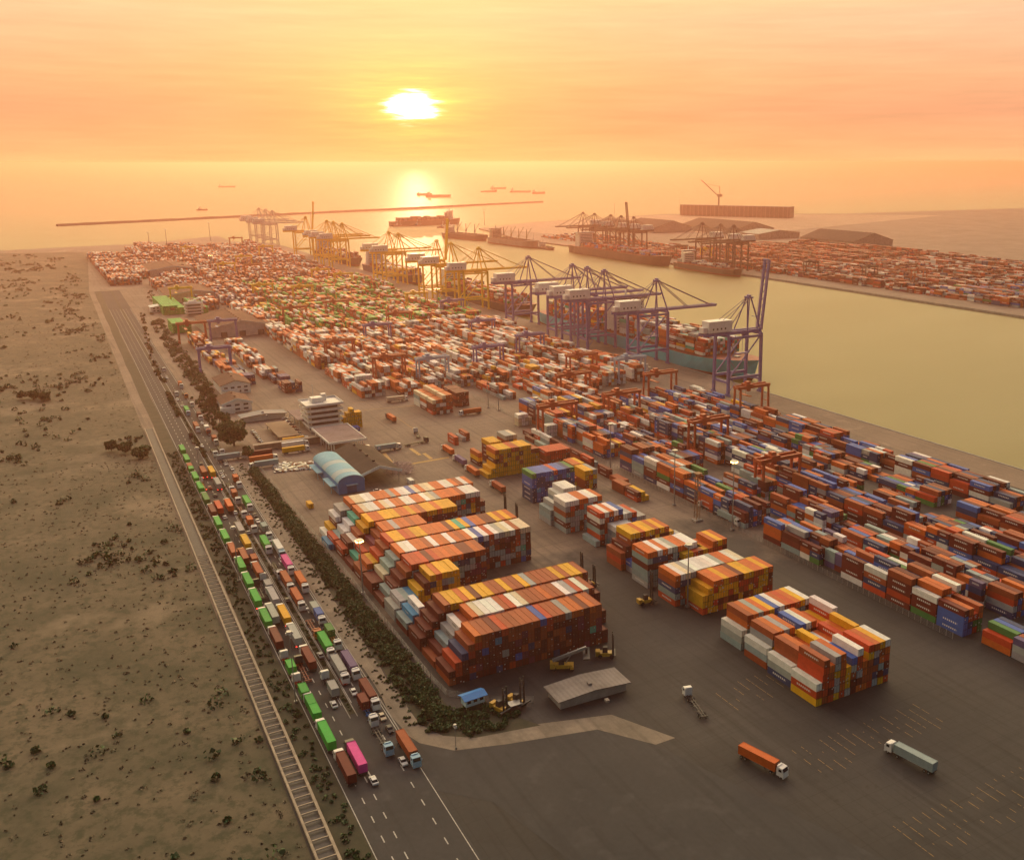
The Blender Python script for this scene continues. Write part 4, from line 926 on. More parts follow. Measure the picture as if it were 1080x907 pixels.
def ship(label, name, x, y, rz, L, B, D, hm, boot, deck, sup=-.4, suph=22, sm=None, tiers=0, pal='DBROWG', x_from=-.32, x_to=.40, kind='container', grp=None, lean=1.0, skip=(), bow=True):
    t = thing(name, label, 'ship', (x, y, -2.6), rz, grp)
    h = hull(L, B, D).build('hull', [hm, boot, deck], t); fixn(h)
    s = MB(); sx = sup * L; w_ = B * .82
    for k in range(max(2, int(suph / 2.9))): s.box(sx, 0, D + k * 2.9, L * .045 + 3 - k * .25, w_ - k * .35, 2.75); s.box(sx, 0, D + k * 2.9 + 2.75, L * .045 + 4 - k * .2, w_ + .5 - k * .3, .15)
    s.box(sx + L * .01, 0, D + suph, L * .03, B * .98, 2.6); s.box(sx + 1, 0, D + suph + 2.6, 1.2, 1.2, 6)
    so_ = s.build('superstructure', sm or M_white, t)
    g = MB()
    for k in range(max(2, int(suph / 2.9))): g.box(sx + (L * .045 + 3 - k * .25) / 2, 0, D + k * 2.9 + 1.2, .1, w_ * .8, .8)
    g.box(sx + L * .025, 0, D + suph + .9, .12, B * .9, 1.0); g.build('window', M_glass, so_)
    f = MB(); f.box(sx - L * .045 - 2, 0, D, max(4, L * .02), B * .28, suph * .85); f.build('funnel', sm if sm else mat('funnel_paint', (.1, .2, .3), .5), t)
    d = MB(); d.box((x_from + x_to) / 2 * L, 0, D, (x_to - x_from) * L, B * .84, 1.6)
    for i in range(int(L * (x_to - x_from) / 14)): d.box(x_from * L + 7 + i * 14, 0, D + 1.6, 1.0, B * .9, 1.2)
    d.build('hatch_covers', deck, t)
    m_ = MB(); m_.cyl((L * .44, 0, D), (L * .44, 0, D + 16), .5, 6, 0, .25); m_.box(L * .45, 0, D + D * .1, 5, 4, 2)
    for i in range(24):
        sy = -1 if i % 2 else 1; px = -L * .45 + (i // 2) * L * .075; m_.bar((px, sy * B * .48, D), (px, sy * B * .48, D + 1.1), .12)
    m_.build('mast', M_steel, t)
    if tiers:
        c_, n_ = math.cos(rz), math.sin(rz); rows = int(B * .88 / 2.52); xx = x_from * L + 7; bi = 0
        while xx < x_to * L:
            if abs(xx - sx) > L * .045 and bi not in skip:
                hb = max(1, tiers + random.choice((-1, 0, 0, 0, -1)))
                for r_ in range(rows):
                    hh = max(0, hb - random.choice((0, 0, 0, 1, 1, 2)))
                    for l in range(hh):
                        lx, ly = xx, (r_ - (rows - 1) / 2) * 2.52
                        bulk(x + c_ * lx - n_ * ly, y + n_ * lx + c_ * ly, -2.6 + D + 1.7 + l * LEV, CL, random.choice(pal), rz=rz)
            xx += 13.6; bi += 1
    return t
M_teal = mat('hull_teal', (.03, .48, .60), .45, var=.18, scale=.05); M_boot = mat('hull_red_lead', (.22, .04, .025), .6, var=.25, scale=.05); M_deckr = mat('deck_red', (.26, .06, .035), .7)
M_hbrown = mat('hull_dark_brown', (.07, .03, .025), .6, var=.3, scale=.05); M_hblk = mat('hull_black', (.03, .028, .03), .55, var=.3, scale=.05); M_hgrey = mat('hull_grey', (.22, .20, .19), .6, var=.2, scale=.05); M_deckg = mat('deck_green_brown', (.12, .10, .07), .7); M_hblue = mat('hull_navy', (.03, .05, .12), .5)
g4 = 'ships moored along the near quay'
ship('long teal hulled container ship moored under the purple cranes', 'container_ship', -788, QY + 24, 0, 352, 43, 13.5, M_teal, M_boot, M_deckr, sup=-.05, suph=30, tiers=6, pal='ODBRWWWGgYTRRO', x_from=-.42, x_to=.38, grp=g4)
ship('dark hulled container ship moored under the nearer yellow cranes', 'container_ship', -1145, QY + 21, 0, 270, 36, 11, M_hblk, M_boot, M_deckr, sup=-.36, suph=26, tiers=4, pal='ODBRWWEGR', x_from=-.3, x_to=.4, grp=g4)
ship('white bridged container ship moored before the mid quay yellow cranes', 'container_ship', -1490, QY + 20, 0, 240, 33, 11, M_hblue, M_boot, M_deckr, sup=-.36, suph=26, tiers=3, pal='DWWBGM', x_from=-.3, x_to=.4, grp=g4)
ship('container ship moored beneath the far yellow crane trio', 'container_ship', -1800, QY + 20, 0, 250, 33, 11, M_hbrown, M_boot, M_deckr, sup=-.36, suph=24, tiers=3, pal='DWBM', x_from=-.3, x_to=.4, grp=g4)
g5 = 'ships moored along the far terminal'
ship('large brown hulled container ship moored under the dark far cranes', 'container_ship', -1560, OQ - 20, 0, 330, 38, 14, M_hbrown, M_hbrown, M_deckr, sup=-.38, suph=24, tiers=3, pal='DDRBRDLGR', x_from=-.34, x_to=.40, grp=g5)
ship('small dark feeder ship with white bridge moored at the far terminal', 'container_ship', -1288, OQ - 15, 0, 168, 26, 9.5, M_hblk, M_boot, M_deckr, sup=-.33, suph=19, tiers=2, pal='WWGNDWG', x_from=-.42, x_to=.34, grp=g5)
t = ship('brown bulk carrier with white bridge moored at the end of the far spit', 'bulk_carrier', -2150, 884, rad(12), 165, 27, 11, M_hbrown, M_boot, M_deckg, sup=-.38, suph=16, x_from=-.28, x_to=.4)
def derricks(t, L, D, xs, m_):
    for x in xs:
        d = MB(); d.cyl((x, 0, D), (x, 0, D + 24), 1.1, 8, 0, .8); d.bar((x, 0, D + 9), (x + 15, 3, D + 27), .7); d.bar((x, 0, D + 24), (x + 15, 3, D + 27), .2); d.box(x, 0, D + 7, 3, 3, 4); d.build('deck_crane', m_, t)
derricks(t, 165, 11, (-30, 5, 40), M_steel)
t = ship('grey bulk carrier with deck derricks moored along the far spit', 'bulk_carrier', -1930, 903, rad(5), 190, 30, 12, M_hgrey, M_boot, M_deckg, sup=-.40, suph=18, x_from=-.3, x_to=.4, sm=mat('superstructure_buff', (.45, .40, .32), .6))
derricks(t, 190, 12, (-40, -8, 24, 56), mat('derrick_buff', (.4, .33, .2), .6))
ship('dark container ship steaming in from the sea past the spit', 'container_ship', -2700, 990, rad(92), 205, 30, 13, M_hbrown, M_hbrown, M_deckr, sup=.37, suph=24, tiers=4, pal='DMVBD', x_from=-.4, x_to=.30)
def far_ship(px, py, L, rz, lb, D=9, suph=15, sup=-.36):
    x, y = G(px, py, -2.6); ship(lb, 'cargo_ship', x, y, rz, L, L * .16, D, M_hblk, M_boot, M_deckg, sup=sup, suph=suph, x_from=-.26, x_to=.4, grp='ships at anchor in the bay')
AL = math.radians(62)
far_ship(239, 198, 118, AL, 'cargo ship anchored on the left of the bay, largest there', 9, 14); far_ship(213, 222.3, 40, AL, 'small boat on the left of the bay near the breakwater', 4, 6, -.2)
far_ship(447.5, 206, 80, AL, 'left ship of the anchored pair in mid bay', 8, 6); far_ship(462, 208, 125, AL, 'right ship of the anchored pair in mid bay', 10, 16); far_ship(515.5, 203, 95, AL + .3, 'left ship of three anchored beyond the breakwater end', 9, 10, .3); far_ship(525.5, 199.8, 110, AL + .5, 'farthest ship of those anchored beyond the breakwater end', 10, 12); far_ship(548.5, 203.3, 120, AL, 'ship with tall stern house anchored beyond the breakwater end', 9, 18); far_ship(568, 204.8, 78, AL + .5, 'rightmost ship anchored near the breakwater end', 10, 12)
far_ship(706.5, 178.6, 290, AL, 'large lone ship near the horizon on the right', 26, 42, -.22); far_ship(390.5, 178.0, 330, AL, 'very faint long ship on the left horizon', 12, 24, .36)
for i, (px, py) in enumerate(((439, 238.5), (466, 240.5), (418, 239))):
    x, y = G(px, py, -2.6); ship(('small tug beside the bulk carrier bow', 'small tug just left of the brown bulk carrier', 'small boat trailing left of the incoming ship')[i], 'tug_boat', x, y, AL, 26, 8, 3, M_hblk, M_boot, M_deckg, sup=.1, suph=6, x_from=-.3, x_to=-.05)
bx_, by_ = G(576, 263, -2.6)
ship('flat working barge moored beside the brown hulled container ship', 'barge', bx_, by_, 0, 60, 16, 4, M_hblk, M_hblk, M_deckg, sup=-.3, suph=6, x_from=-.1, x_to=.4)
# ------------------------------------------------------------------ buildings
def roofmat(name, c0, c1, sc=6.0, rough=.6, ax=0):
    """sheet roofing: ribs across the slope and patches of wear"""
    mt, n, b = newmat(name); tc = n.add('ShaderNodeTexCoord').outputs['Object']; a = n.noise(.09, tc, 5, .6); f = n.noise(.9, tc, 3)
    c = n.ramp(a, [(.3, c0), (.7, c1)]); sx_ = n.add('ShaderNodeSeparateXYZ'); n.l.new(tc, sx_.inputs[0])
    r = n.math('SINE', n.math('MULTIPLY', sx_.outputs[ax], sc)); k = n.math('MULTIPLY_ADD', r, .07); n.n[-1].inputs[2].default_value = .86
    k = n.math('ADD', k, n.math('MULTIPLY', f, .2)); s = n.add('ShaderNodeVectorMath', operation='SCALE'); n.l.new(c, s.inputs[0]); n.l.new(k, s.inputs['Scale'])
    n.l.new(s.outputs[0], b.inputs['Base Color']); b.inputs['Roughness'].default_value = .85; b.inputs['Specular IOR Level'].default_value = .15; return mt
M_rbrown = roofmat('brown_sheet_roof', (.12, .065, .045), (.19, .105, .075)); M_rdark = roofmat('dark_sheet_roof', (.042, .034, .03), (.075, .06, .052)); M_rblue = roofmat('pale_blue_sheet_roof', (.24, .50, .62), (.38, .64, .74), 5.0)
M_rtan = roofmat('tan_roof', (.24, .17, .11), (.34, .25, .17), 3.0); M_cream = mat('cream_wall', (.58, .53, .45), .8, var=.12); M_wblue = mat('blue_wall', (.04, .19, .44), .6, var=.15); M_trim = mat('pale_trim', (.6, .66, .66), .6, var=.06)
def gable(label, cat, p, L, W, eave, rise, roof, wall, name='warehouse', rz=0.0, over=1.2, doors=0, wins=0, grp=None, trim=None, open_front=False):
    """ridge along x; p = near corner on the road side"""
    x, y = p; c_, n_ = math.cos(rz), math.sin(rz); cx, cy = x - c_ * L / 2 - n_ * W / 2, y - n_ * L / 2 + c_ * W / 2
    t = thing(name, label, cat, (cx, cy, .02), rz, grp)
    if open_front:
        m_ = MB()
        for i in range(6):
            for sy in (-1, 1): m_.box(-L / 2 + .5 + i * (L - 1) / 5, sy * (W / 2 - .3), 0, .4, .4, eave)
        m_.build('column', M_steel, t); m_ = MB(); m_.box(-L / 2 + .2, 0, 0, .3, W - 1, eave); m_.build('wall', wall, t)
    else:
        m_ = MB(); m_.section([(-W / 2, 0), (W / 2, 0), (W / 2, eave), (0, eave + rise), (-W / 2, eave)], -L / 2, L / 2); w_ = m_.build('wall', wall, t); fixn(w_)
    m_ = MB(); ex = W / 2 + over; dz = rise * over / (W / 2)
    for sy in (-1, 1): m_.hexa([(-L / 2 - over, sy * ex, eave - dz + .1), (L / 2 + over, sy * ex, eave - dz + .1), (L / 2 + over, 0, eave + rise + .1), (-L / 2 - over, 0, eave + rise + .1), (-L / 2 - over, sy * ex, eave - dz + .4), (L / 2 + over, sy * ex, eave - dz + .4), (L / 2 + over, 0, eave + rise + .4), (-L / 2 - over, 0, eave + rise + .4)])
    r_ = m_.build('roof', roof, t); fixn(r_)
    m_ = MB()
    for i in range(max(2, int(L / 12))): m_.box(-L / 2 + (i + .5) * 12, 0, eave + rise + .35, 1.6, 1.2, .7)
    m_.build('ridge_vent', roof, r_)
    if trim:
        m_ = MB()
        for sy in (-1, 1): m_.bar((L / 2 + over + .12, sy * ex, eave - dz + .1), (L / 2 + over + .12, 0, eave + rise + .1), .2, 1.5)
        m_.build('barge_board', trim, t)
    for i in range(doors):
        m_ = MB(); m_.box(L / 2 + .06, (i - (doors - 1) / 2) * W / (doors + .5), 0, .14, min(6, W / (doors + 1)), min(5, eave * .7)); m_.build('door', M_chassis, t)
    for i in range(wins):
        m_ = MB(); yy = (i - (wins - 1) / 2) * W / wins * .9
        for z_ in ([1.2, 4.2] if eave > 5 else [1.2]): m_.box(L / 2 + .03, yy, z_, .1, W / wins * .5, 1.3)
        m_.build('window', M_glass, t)
    return t
gable('big brown roofed hall behind the purple gantries', 'warehouse', G(222, 357), 96, 62, 9, 6, M_rbrown, M_cream, trim=M_cream, doors=3)
gable('second brown roofed hall farther back beside the green containers', 'warehouse', G(177, 320), 90, 66, 9, 5, M_rbrown, M_cream, trim=M_trim, doors=2)
gable('farthest brown roofed hall on the left of the yard', 'warehouse', G(158, 292), 110, 70, 9, 5, M_rbrown, M_cream, trim=M_trim)
gable('low white roofed shed beside the farthest hall', 'shed', G(168, 301), 26, 30, 6, 2, mat('white_sheet_roof', (.5, .47, .42), .6), M_cream)
t = gable('upper white house with brown roof below the purple gantry', 'house', G(234, 417), 34, 21, 7.0, 3.2, M_rbrown, M_white, 'house', wins=4, over=1.0)
m_ = MB(); m_.box(17.6, -4, 0, 3.5, 12, 3.2); m_.box(17.6, -4, 3.2, 4.2, 13, .25); m_.build('porch', M_white, t)
t = gable('lower white house with brown roof and pale gable', 'house', G(236, 436), 26, 19, 6.0, 3.0, M_rbrown, M_white, 'house', wins=3, over=.9, trim=M_trim)
m_ = MB(); m_.box(14, -7, 0, 6, 9, 4.4); m_.build('annex', M_white, t)
gable('long dark blue roofed sheds below the lower white house', 'shed', G(256, 446), 9, 28, 3.2, 1.2, mat('blue_grey_roof', (.10, .11, .16), .6), M_cream, 'shed')
gable('white small office far up the yard on the left edge', 'office', G(160, 330), 18, 22, 6, 1.5, M_trim, M_white, 'office', wins=5)
# terraced white office by the aisle
def terraces(label, p, Lx, Wy, n_, fh, inset, name='terraced_building', cat='office', podium=None):
    x, y = p; t = thing(name, label, cat, (x - Lx / 2, y + Wy / 2, .02)); 
    for k in range(n_):
        m_ = MB(); m_.box(0, 0, k * fh, Lx - 2.4, Wy - 2.4, fh - .3); f_ = m_.build('storey', M_cream, t)
        g_ = MB(); g_.box(Lx / 2 - 1.17, 0, k * fh + 1.0, .1, Wy - 4, 1.5); g_.box(0, -Wy / 2 + 1.17, k * fh + 1.0, Lx - 4, .1, 1.5); g_.build('window', M_glass, f_)
        s_ = MB(); e_ = inset[k]; a_, b_ = Lx + e_, Wy + e_; s_.box(0, 0, (k + 1) * fh - .3, a_, b_, .3)
        z_ = (k + 1) * fh
        for sx in (-1, 1): s_.box(sx * (a_ / 2 - .1), 0, z_, .18, b_, 1.15); s_.box(0, sx * (b_ / 2 - .1), z_, a_ - .4, .18, 1.15)
        s_.build('balcony', M_white, f_)
    m_ = MB(); m_.box(-Lx * .15, -Wy * .1, n_ * fh, Lx * .35, Wy * .35, 3.2); m_.box(-Lx * .3, Wy * .15, n_ * fh, 3, 3, 4.4); m_.cyl((-Lx * .1, -Wy * .2, n_ * fh + 3.2), (-Lx * .1, -Wy * .2, n_ * fh + 12), .12, 6); m_.build('roof_hut', M_white, t)
    return t
terraces('white terraced tower with stacked balconies behind the gate canopy', (G(333, 459)[0] - 6, G(333, 459)[1] - 2), 18, 21, 5, 3.5, (1.0, 1.4, 1.8, 2.4, 3.2))
terraces('small white terraced office between the brown halls', G(197, 334), 12, 18, 4, 3.4, (.8, 1.0, 1.2, 1.4))
# gate canopy: flat roof on white columns with pay booths
a_ = G(352, 480); t = thing('gate_canopy', 'flat purple grey roofed gate canopy on white columns', 'canopy', (a_[0] - 20, a_[1] + 9, .02))
M_canr = ground_mat('stained_canopy_roof', (.17, .12, .12), (.28, .21, .21), .12, streak=False)
MB().box(0, 0, 7.0, 40, 22, .5).build('roof', M_canr, t)
m_ = MB()
for sx in (-1, 1): m_.box(sx * 20.1, 0, 6.6, .4, 22.6, 1.3)
for sy in (-1, 1): m_.box(0, sy * 11.2, 6.6, 40, .4, 1.3)
m_.build('fascia', M_white, t)
for x in (-18, -6, 6, 18):
    for y in (-9.5, -8, 8.0, 9.5): MB().box(x, y, 0, .5, .5, 7).build('column', M_white, t)
for i in range(5): MB().box(-10, -8 + i * 4, 0, 3.4, 1.5, 2.8).build('booth', M_cream, t)
a_ = G(313, 452); t = thing('side_canopy', 'low grey flat canopy left of the white terraced tower', 'canopy', (a_[0] - 14, a_[1] + 8, .02)); MB().box(0, 0, 5.2, 30, 14, .5).build('roof', M_canr, t)
for x in (-13, 0, 13):
    for y in (-6, 6): MB().box(x, y, 0, .4, .4, 5.2).build('column', M_white, t)
# flat car park building
a_ = G(268, 477); t = thing('car_park_building', 'low tan flat roofed building with a long raised roof and parked cars around', 'building', (a_[0] - 28, a_[1] + 22, .02))
m_ = MB(); m_.box(26, 1, 0, 2.0, 44, 3.6); m_.build('wall', mat('tan_wall', (.30, .22, .15), .8), t); MB().box(26, 1, 3.6, 3.4, 46, .4).build('parapet', mat('tan_parapet', (.42, .33, .24), .8), t)
m_ = MB(); m_.box(-4, 2, 3.4, 40, 13, .5); m_.build('roof', M_rtan, t); m_ = MB()
for x in (-22, -8, 6, 15):
    for y in (-3.5, 7.5): m_.box(x, y, 0, .4, .4, 3.4)
m_.build('column', M_conc, t)
struct('car_park_floor', MB().box(a_[0] - 28, a_[1] + 22, .02, 50, 42, .03), ground_mat('car_park_concrete', (.2, .15, .11), (.28, .21, .155), .05))
# blue arched shed
fl = G(357, 522); t = thing('arched_shed', 'pale blue arched shed with a deep blue end wall', 'shed', (fl[0] - 25, fl[1] + 7.3, .02)); R_ = []
for i in range(17): a2 = math.pi * i / 16; R_.append((-7.2 * math.cos(a2), 6.2 + 3.6 * math.sin(a2)))
m_ = MB(); m_.section([(-7.0, 0)] + [(y * .975, z_ - .15) for y, z_ in R_] + [(7.0, 0)], -25, 25); w_ = m_.build('wall', M_wblue, t); fixn(w_)
m_ = MB()
for k in range(8):
    x0 = -25.3 + k * 6.32; off = .06 if k in (2, 6) else 0
    m_.section([(y * (1.0 + off / 8), z_ + off) for y, z_ in R_] + [(y * .97, z_ - .25) for y, z_ in reversed(R_)], x0, x0 + 6.3, m=1 if k in (3, 6) else 0)
r_ = m_.build('roof', [M_rblue, roofmat('bleached_blue_roof', (.45, .58, .6), (.6, .7, .7), 5.0)], t); fixn(r_)
m_ = MB(); m_.box(25.1, 0, 0, .2, 5, 4.2); m_.build('door', mat('blue_door', (.03, .09, .2), .5), t); m_ = MB(); m_.box(25.9, 0, 4.6, 1.8, 6, .25); m_.build('door_hood', M_rblue, t)
m_ = MB()
for x, l_ in ((-15, 18), (13, 16)): m_.box(x, -8.6, 3.6, l_, 3.0, .3); m_.box(x - l_ / 2 + .3, -9.8, 0, .25, .25, 3.6); m_.box(x + l_ / 2 - .3, -9.8, 0, .25, .25, 3.6)
m_.build('side_awning', M_rblue, t)
a_ = G(381, 513); gable('open fronted dark gabled shed with pale barge boards beside the blue arched shed', 'shed', (a_[0], a_[1] - .5), 52, 22, 6.0, 3.6, M_rdark, M_cream, 'open_shed', trim=M_trim, open_front=True)
car(398, 517, HB * .8, wh, 'white car in the mouth of the open fronted shed', 'cars by the open shed')
# guard hut on legs
a_ = G(499, 744); t = thing('guard_hut', 'small pale hut with bright blue roof at the yard corner', 'hut', (a_[0], a_[1], .02), rad(4)); M_hutr = mat('bright_blue_roof', (.02, .22, .62), .45, var=.1)
MB().box(0, 0, 1.2, 3.6, 6.6, 2.7).build('wall', mat('hut_pale_blue', (.42, .58, .64), .7, var=.08), t); m_ = MB()
for sx in (-1, 1): m_.hexa([(sx * 2.6, -4.1, 3.7), (sx * 2.6, 4.1, 3.7), (0, 4.1, 4.6), (0, -4.1, 4.6), (sx * 2.6, -4.1, 3.85), (sx * 2.6, 4.1, 3.85), (0, 4.1, 4.75), (0, -4.1, 4.75)])
fixn(m_.build('roof', M_hutr, t)); m_ = MB()
for y in (-2.2, 0, 2.2): m_.box(1.82, y, 2.2, .06, 1.3, 1.0)
m_.build('window', M_glass, t); m_ = MB()
for x in (-1.5, 1.5):
    for y in (-3, 3): m_.box(x, y, 0, .3, .3, 1.2)
m_.build('leg', M_conc, t)
a_ = G(543, 748); t = thing('utility_cabin', 'little grey roofed cabin beside the parked stackers', 'hut', (a_[0], a_[1], .02)); MB().box(0, 0, 0, 2.6, 3.4, 2.2).build('wall', M_chassis, t); MB().box(0, 0, 2.2, 3.2, 4.2, .2).build('roof', M_steel, t)
a_ = G(585, 742); gable('pale low roof at the near edge of the apron', 'shed', (a_[0] + 4, a_[1]), 9, 24, 3.0, .8, roofmat('pale_weathered_roof', (.17, .15, .135), (.30, .27, .25), 4.0, ax=1), M_conc, 'shed', rz=rad(-2))
# far terminal sheds, ribbed floating dock
for lb, pa, L_, W_, rf in (('long grey roofed warehouse left on the far terminal', (652, 246), 130, 90, M_rdark), ('second grey roofed warehouse on the far terminal', (690, 246), 150, 110, M_rdark), ('right hand grey roofed warehouse on the far terminal', (775, 248), 230, 120, M_rdark), ('far terminal shed with teal grey roof', (800, 253), 70, 120, mat('teal_grey_roof', (.12, .17, .17), .6)), ('grey warehouse at the right edge of the far terminal', (900, 262), 160, 110, M_rdark)):
    a_ = G(*pa); gable(lb, 'warehouse', a_, L_, W_, 12, 16 if rf is M_rdark else 7, rf, M_conc)
a_, b_ = Vector((*G(720, 227), 0)), Vector((*G(835, 230), 0)); d_ = b_ - a_; L_ = d_.length; rz_ = math.atan2(d_.y, d_.x)
t = thing('floating_dock', 'long dark ribbed floating dock wall beyond the far terminal', 'dock', (*(a_ + d_ / 2).xy, 0), rz_); M_dk = mat('dock_steel', (.13, .09, .085), .7)
MB().box(0, 0, -2, L_, 40, 36).build('hull', M_dk, t); m_ = MB()
for i in range(26): m_.box(-L_ / 2 + (i + .5) * L_ / 26, -20.6, 0, 2.4, 1.4, 33)
m_.build('rib', mat('dock_rib', (.24, .16, .14), .7), t)
t = thing('dock_crane', 'dark jib crane standing above the floating dock', 'crane', (*(a_ + d_ * .34).xy, 34), rz_); m_ = MB(); m_.bar((0, 0, 0), (0, 0, 26), 4, 4); m_.box(3, 0, 26, 14, 9, 9); m_.build('tower', M_dk, t); m_ = MB(); m_.bar((-4, 0, 30), (-58, -10, 78), 2.6); m_.bar((3, 0, 35), (2, 0, 58), 1.6); m_.bar((2, 0, 58), (-40, -6, 66), .8); m_.build('jib', M_dk, t)
# ------------------------------------------------------------------ masts and poles
def mast(label, base, h, lit=False, grp='light masts', r=.35, heads=6, name='light_mast', zb=.02):
    x, y = base; t = thing(name, label, 'light mast', (x, y, zb), 0, grp)
    m_ = MB(); m_.cyl((0, 0, 0), (0, 0, h), r, 8, 0, r * .5); m_.box(0, 0, 0, r * 4, r * 4, .8); m_.build('pole', M_steel, t)
    m_ = MB(); m_.cyl((0, 0, h), (0, 0, h + .35), r * 4.2, 10); m_.build('headframe', M_steel, t); m_ = MB()
    for i in range(heads): a2 = 2 * math.pi * i / heads; m_.box(math.cos(a2) * r * 3.6, math.sin(a2) * r * 3.6, h - .65, .7, .7, .6)
    m_.build('lamp', M_lamp if lit else M_lampoff, t); return t
for i, (b_, h, lit, lb) in enumerate((((711, 533), 29, 0, 'tall grey light mast on the yard road before navy stacks'), ((772, 559), 34, 1, 'light mast with lit orange lamps by the yard fence'), ((383, 626), 23, 1, 'lit light mast at the left foot of the second stack'), ((644, 496), 27, 0, 'light mast beside the left end of the right hand yard'), ((566, 462), 26, 0, 'light mast beside the white half length boxes'), ((526, 433), 24, 0, 'right one of two close light masts in mid yard'), ((515, 430), 24, 0, 'left one of two close light masts in mid yard'), ((725, 640), 26, 0, 'light mast in front of the right stack group'), ((224, 290), 30, 1, 'lit light mast glowing at the far left yard'), ((462, 330), 28, 1, 'lit light mast near the yellow cranes'), ((158, 262), 32, 0, 'pale mast on the far left shore, leftmost'), ((176, 258), 32, 0, 'pale mast on the far left shore, second'), ((222, 254), 40, 0, 'tall pale mast on the far left shore'), ((329, 246), 46, 0, 'thin tall mast behind the raised far yellow boom'), ((511, 238), 40, 0, 'thin mast at the tip of the far spit'), ((648, 231), 44, 0, 'mast behind the far dark cranes'), ((717, 224), 46, 0, 'mast at the left end of the floating dock'))):
    mast(lb, G(*b_), h, bool(lit), r=.35 if i < 8 else .8)
for b_, h, lb in (((312, 741), 25, 'street light pole nearest the camera beside the rail channel'), ((252, 613), 24, 'street light pole second along the rail channel'), ((213, 518), 24, 'street light pole farthest along the rail channel')): mast(lb, G(*b_), h, False, 'street lights by the channel', .22, 4, 'street_lamp')
x, y = G(481, 790); mast('short street light at the bend of the side road', (x, y), 8, False, 'street lights', .12, 2, 'street_lamp')
x, y = G(735, 549); t = thing('lattice_tower', 'rusty lattice tower beside the yard fence', 'tower', (x, y, .02)); m_ = MB(); H_ = 24
for sx in (-1, 1):
    for sy in (-1, 1): m_.bar((sx, sy, 0), (sx * .8, sy * .8, H_), .22)
for i in range(12):
    z_ = i * 2
    for a2, b2 in (((-1, -1), (1, -1)), ((1, -1), (1, 1)), ((1, 1), (-1, 1)), ((-1, 1), (-1, -1))): m_.bar((*a2, z_), (b2[0] * .97, b2[1] * .97, z_ + 2), .12)
m_.build('lattice', mat('rusty_steel', (.28, .15, .07), .8), t); MB().box(0, 0, H_, 3.4, 3.4, .3).build('platform', mat('rusty_steel', (.28, .15, .07), .8), t); MB().box(0, 0, 0, 4, 4, .8).build('footing', M_conc, t)
# fences
def fence(label, pts, h, step, name='mesh_fence'):
    t = thing(name, label, 'fence'); p_ = MB(); r_ = MB()
    for a2, b2 in zip(pts, pts[1:]):
        a2, b2 = Vector((*a2, 0)), Vector((*b2, 0)); n_ = max(1, int((b2 - a2).length / step))
        for i in range(n_ + 1): q_ = a2.lerp(b2, i / n_); p_.box(q_.x, q_.y, 0, .14, .14, h)
        for z_ in [h * (j + .5) / 5 for j in range(5)]: r_.bar((a2.x, a2.y, z_), (b2.x, b2.y, z_), .04)
    p_.build('post', M_conc, t)['kind'] = 'stuff'; r_.build('rail', M_steel, t)
fence('long fence between the shrub belt and the stacked containers', [(-560, 99.5), (-406, 99.5), (-286, 98.8), (-273, 99.6), (-262, 110), (-255, 122)], 2.4, 3.5)
fence('long mesh fence along the yard road of the right hand yard', [(-660, 273), (-216, 273)], 2.6, 3.0)
# ------------------------------------------------------------------ stacking machines
M_myel = mat('machine_yellow', (.55, .32, .03), .5, var=.2, scale=1); M_mtl = mat('machine_teal', (.03, .30, .32), .5, var=.2, scale=1); M_mblk = mat('machine_black', (.03, .03, .03), .6)
def reach(label, px, py, rz, m_body, up=22):
    x, y = G(px, py, 1); t = thing('reach_stacker', label, 'stacker', (x, y, .03), rz, 'container stacking machines')
    b_ = MB(); b_.box(-.5, 0, .9, 7.4, 2.6, 1.2); b_.box(-3.6, 0, 1.0, 1.8, 3.0, 1.8); b_.box(3.0, 0, .9, 1.2, 3.9, .8); b_.build('body', m_body, t)
    c_ = MB(); c_.box(-.6, 0, 2.1, 1.9, 1.7, 1.7, 0, 0, .85); k_ = c_.build('cab', M_mblk, t); MB().box(.28, 0, 2.7, .1, 1.4, .9).build('windscreen', M_glass, k_)
    a2 = rad(up); d = MB(); d.bar((-3.6, 0, 3.4), (-3.6 + 12.5 * math.cos(a2), 0, 3.4 + 12.5 * math.sin(a2)), .8, 1.0); d.bar((.8, .7, 1.9), (2.6, .5, 5.0), .3); d.build('boom', M_steel if m_body is not M_mblk else M_mblk, t)
    e = (-3.6 + 12.5 * math.cos(a2), 3.4 + 12.5 * math.sin(a2)); s_ = MB(); s_.bar((e[0], 0, e[1]), (e[0], 0, e[1] - 2), .8); s_.box(e[0], 0, e[1] - 2.6, 2.3, 8.5, .5); s_.build('spreader', M_mblk, t)
    wm = MB().cyl((0, -.35, 0), (0, .35, 0), .85, 14).mesh('wheel', M_black)
    for xx, yy in ((2.9, -1.5), (2.9, 1.5), (-3.2, -1.1), (-3.2, 1.1)): part('wheel', wm, t, (xx, yy, .85))
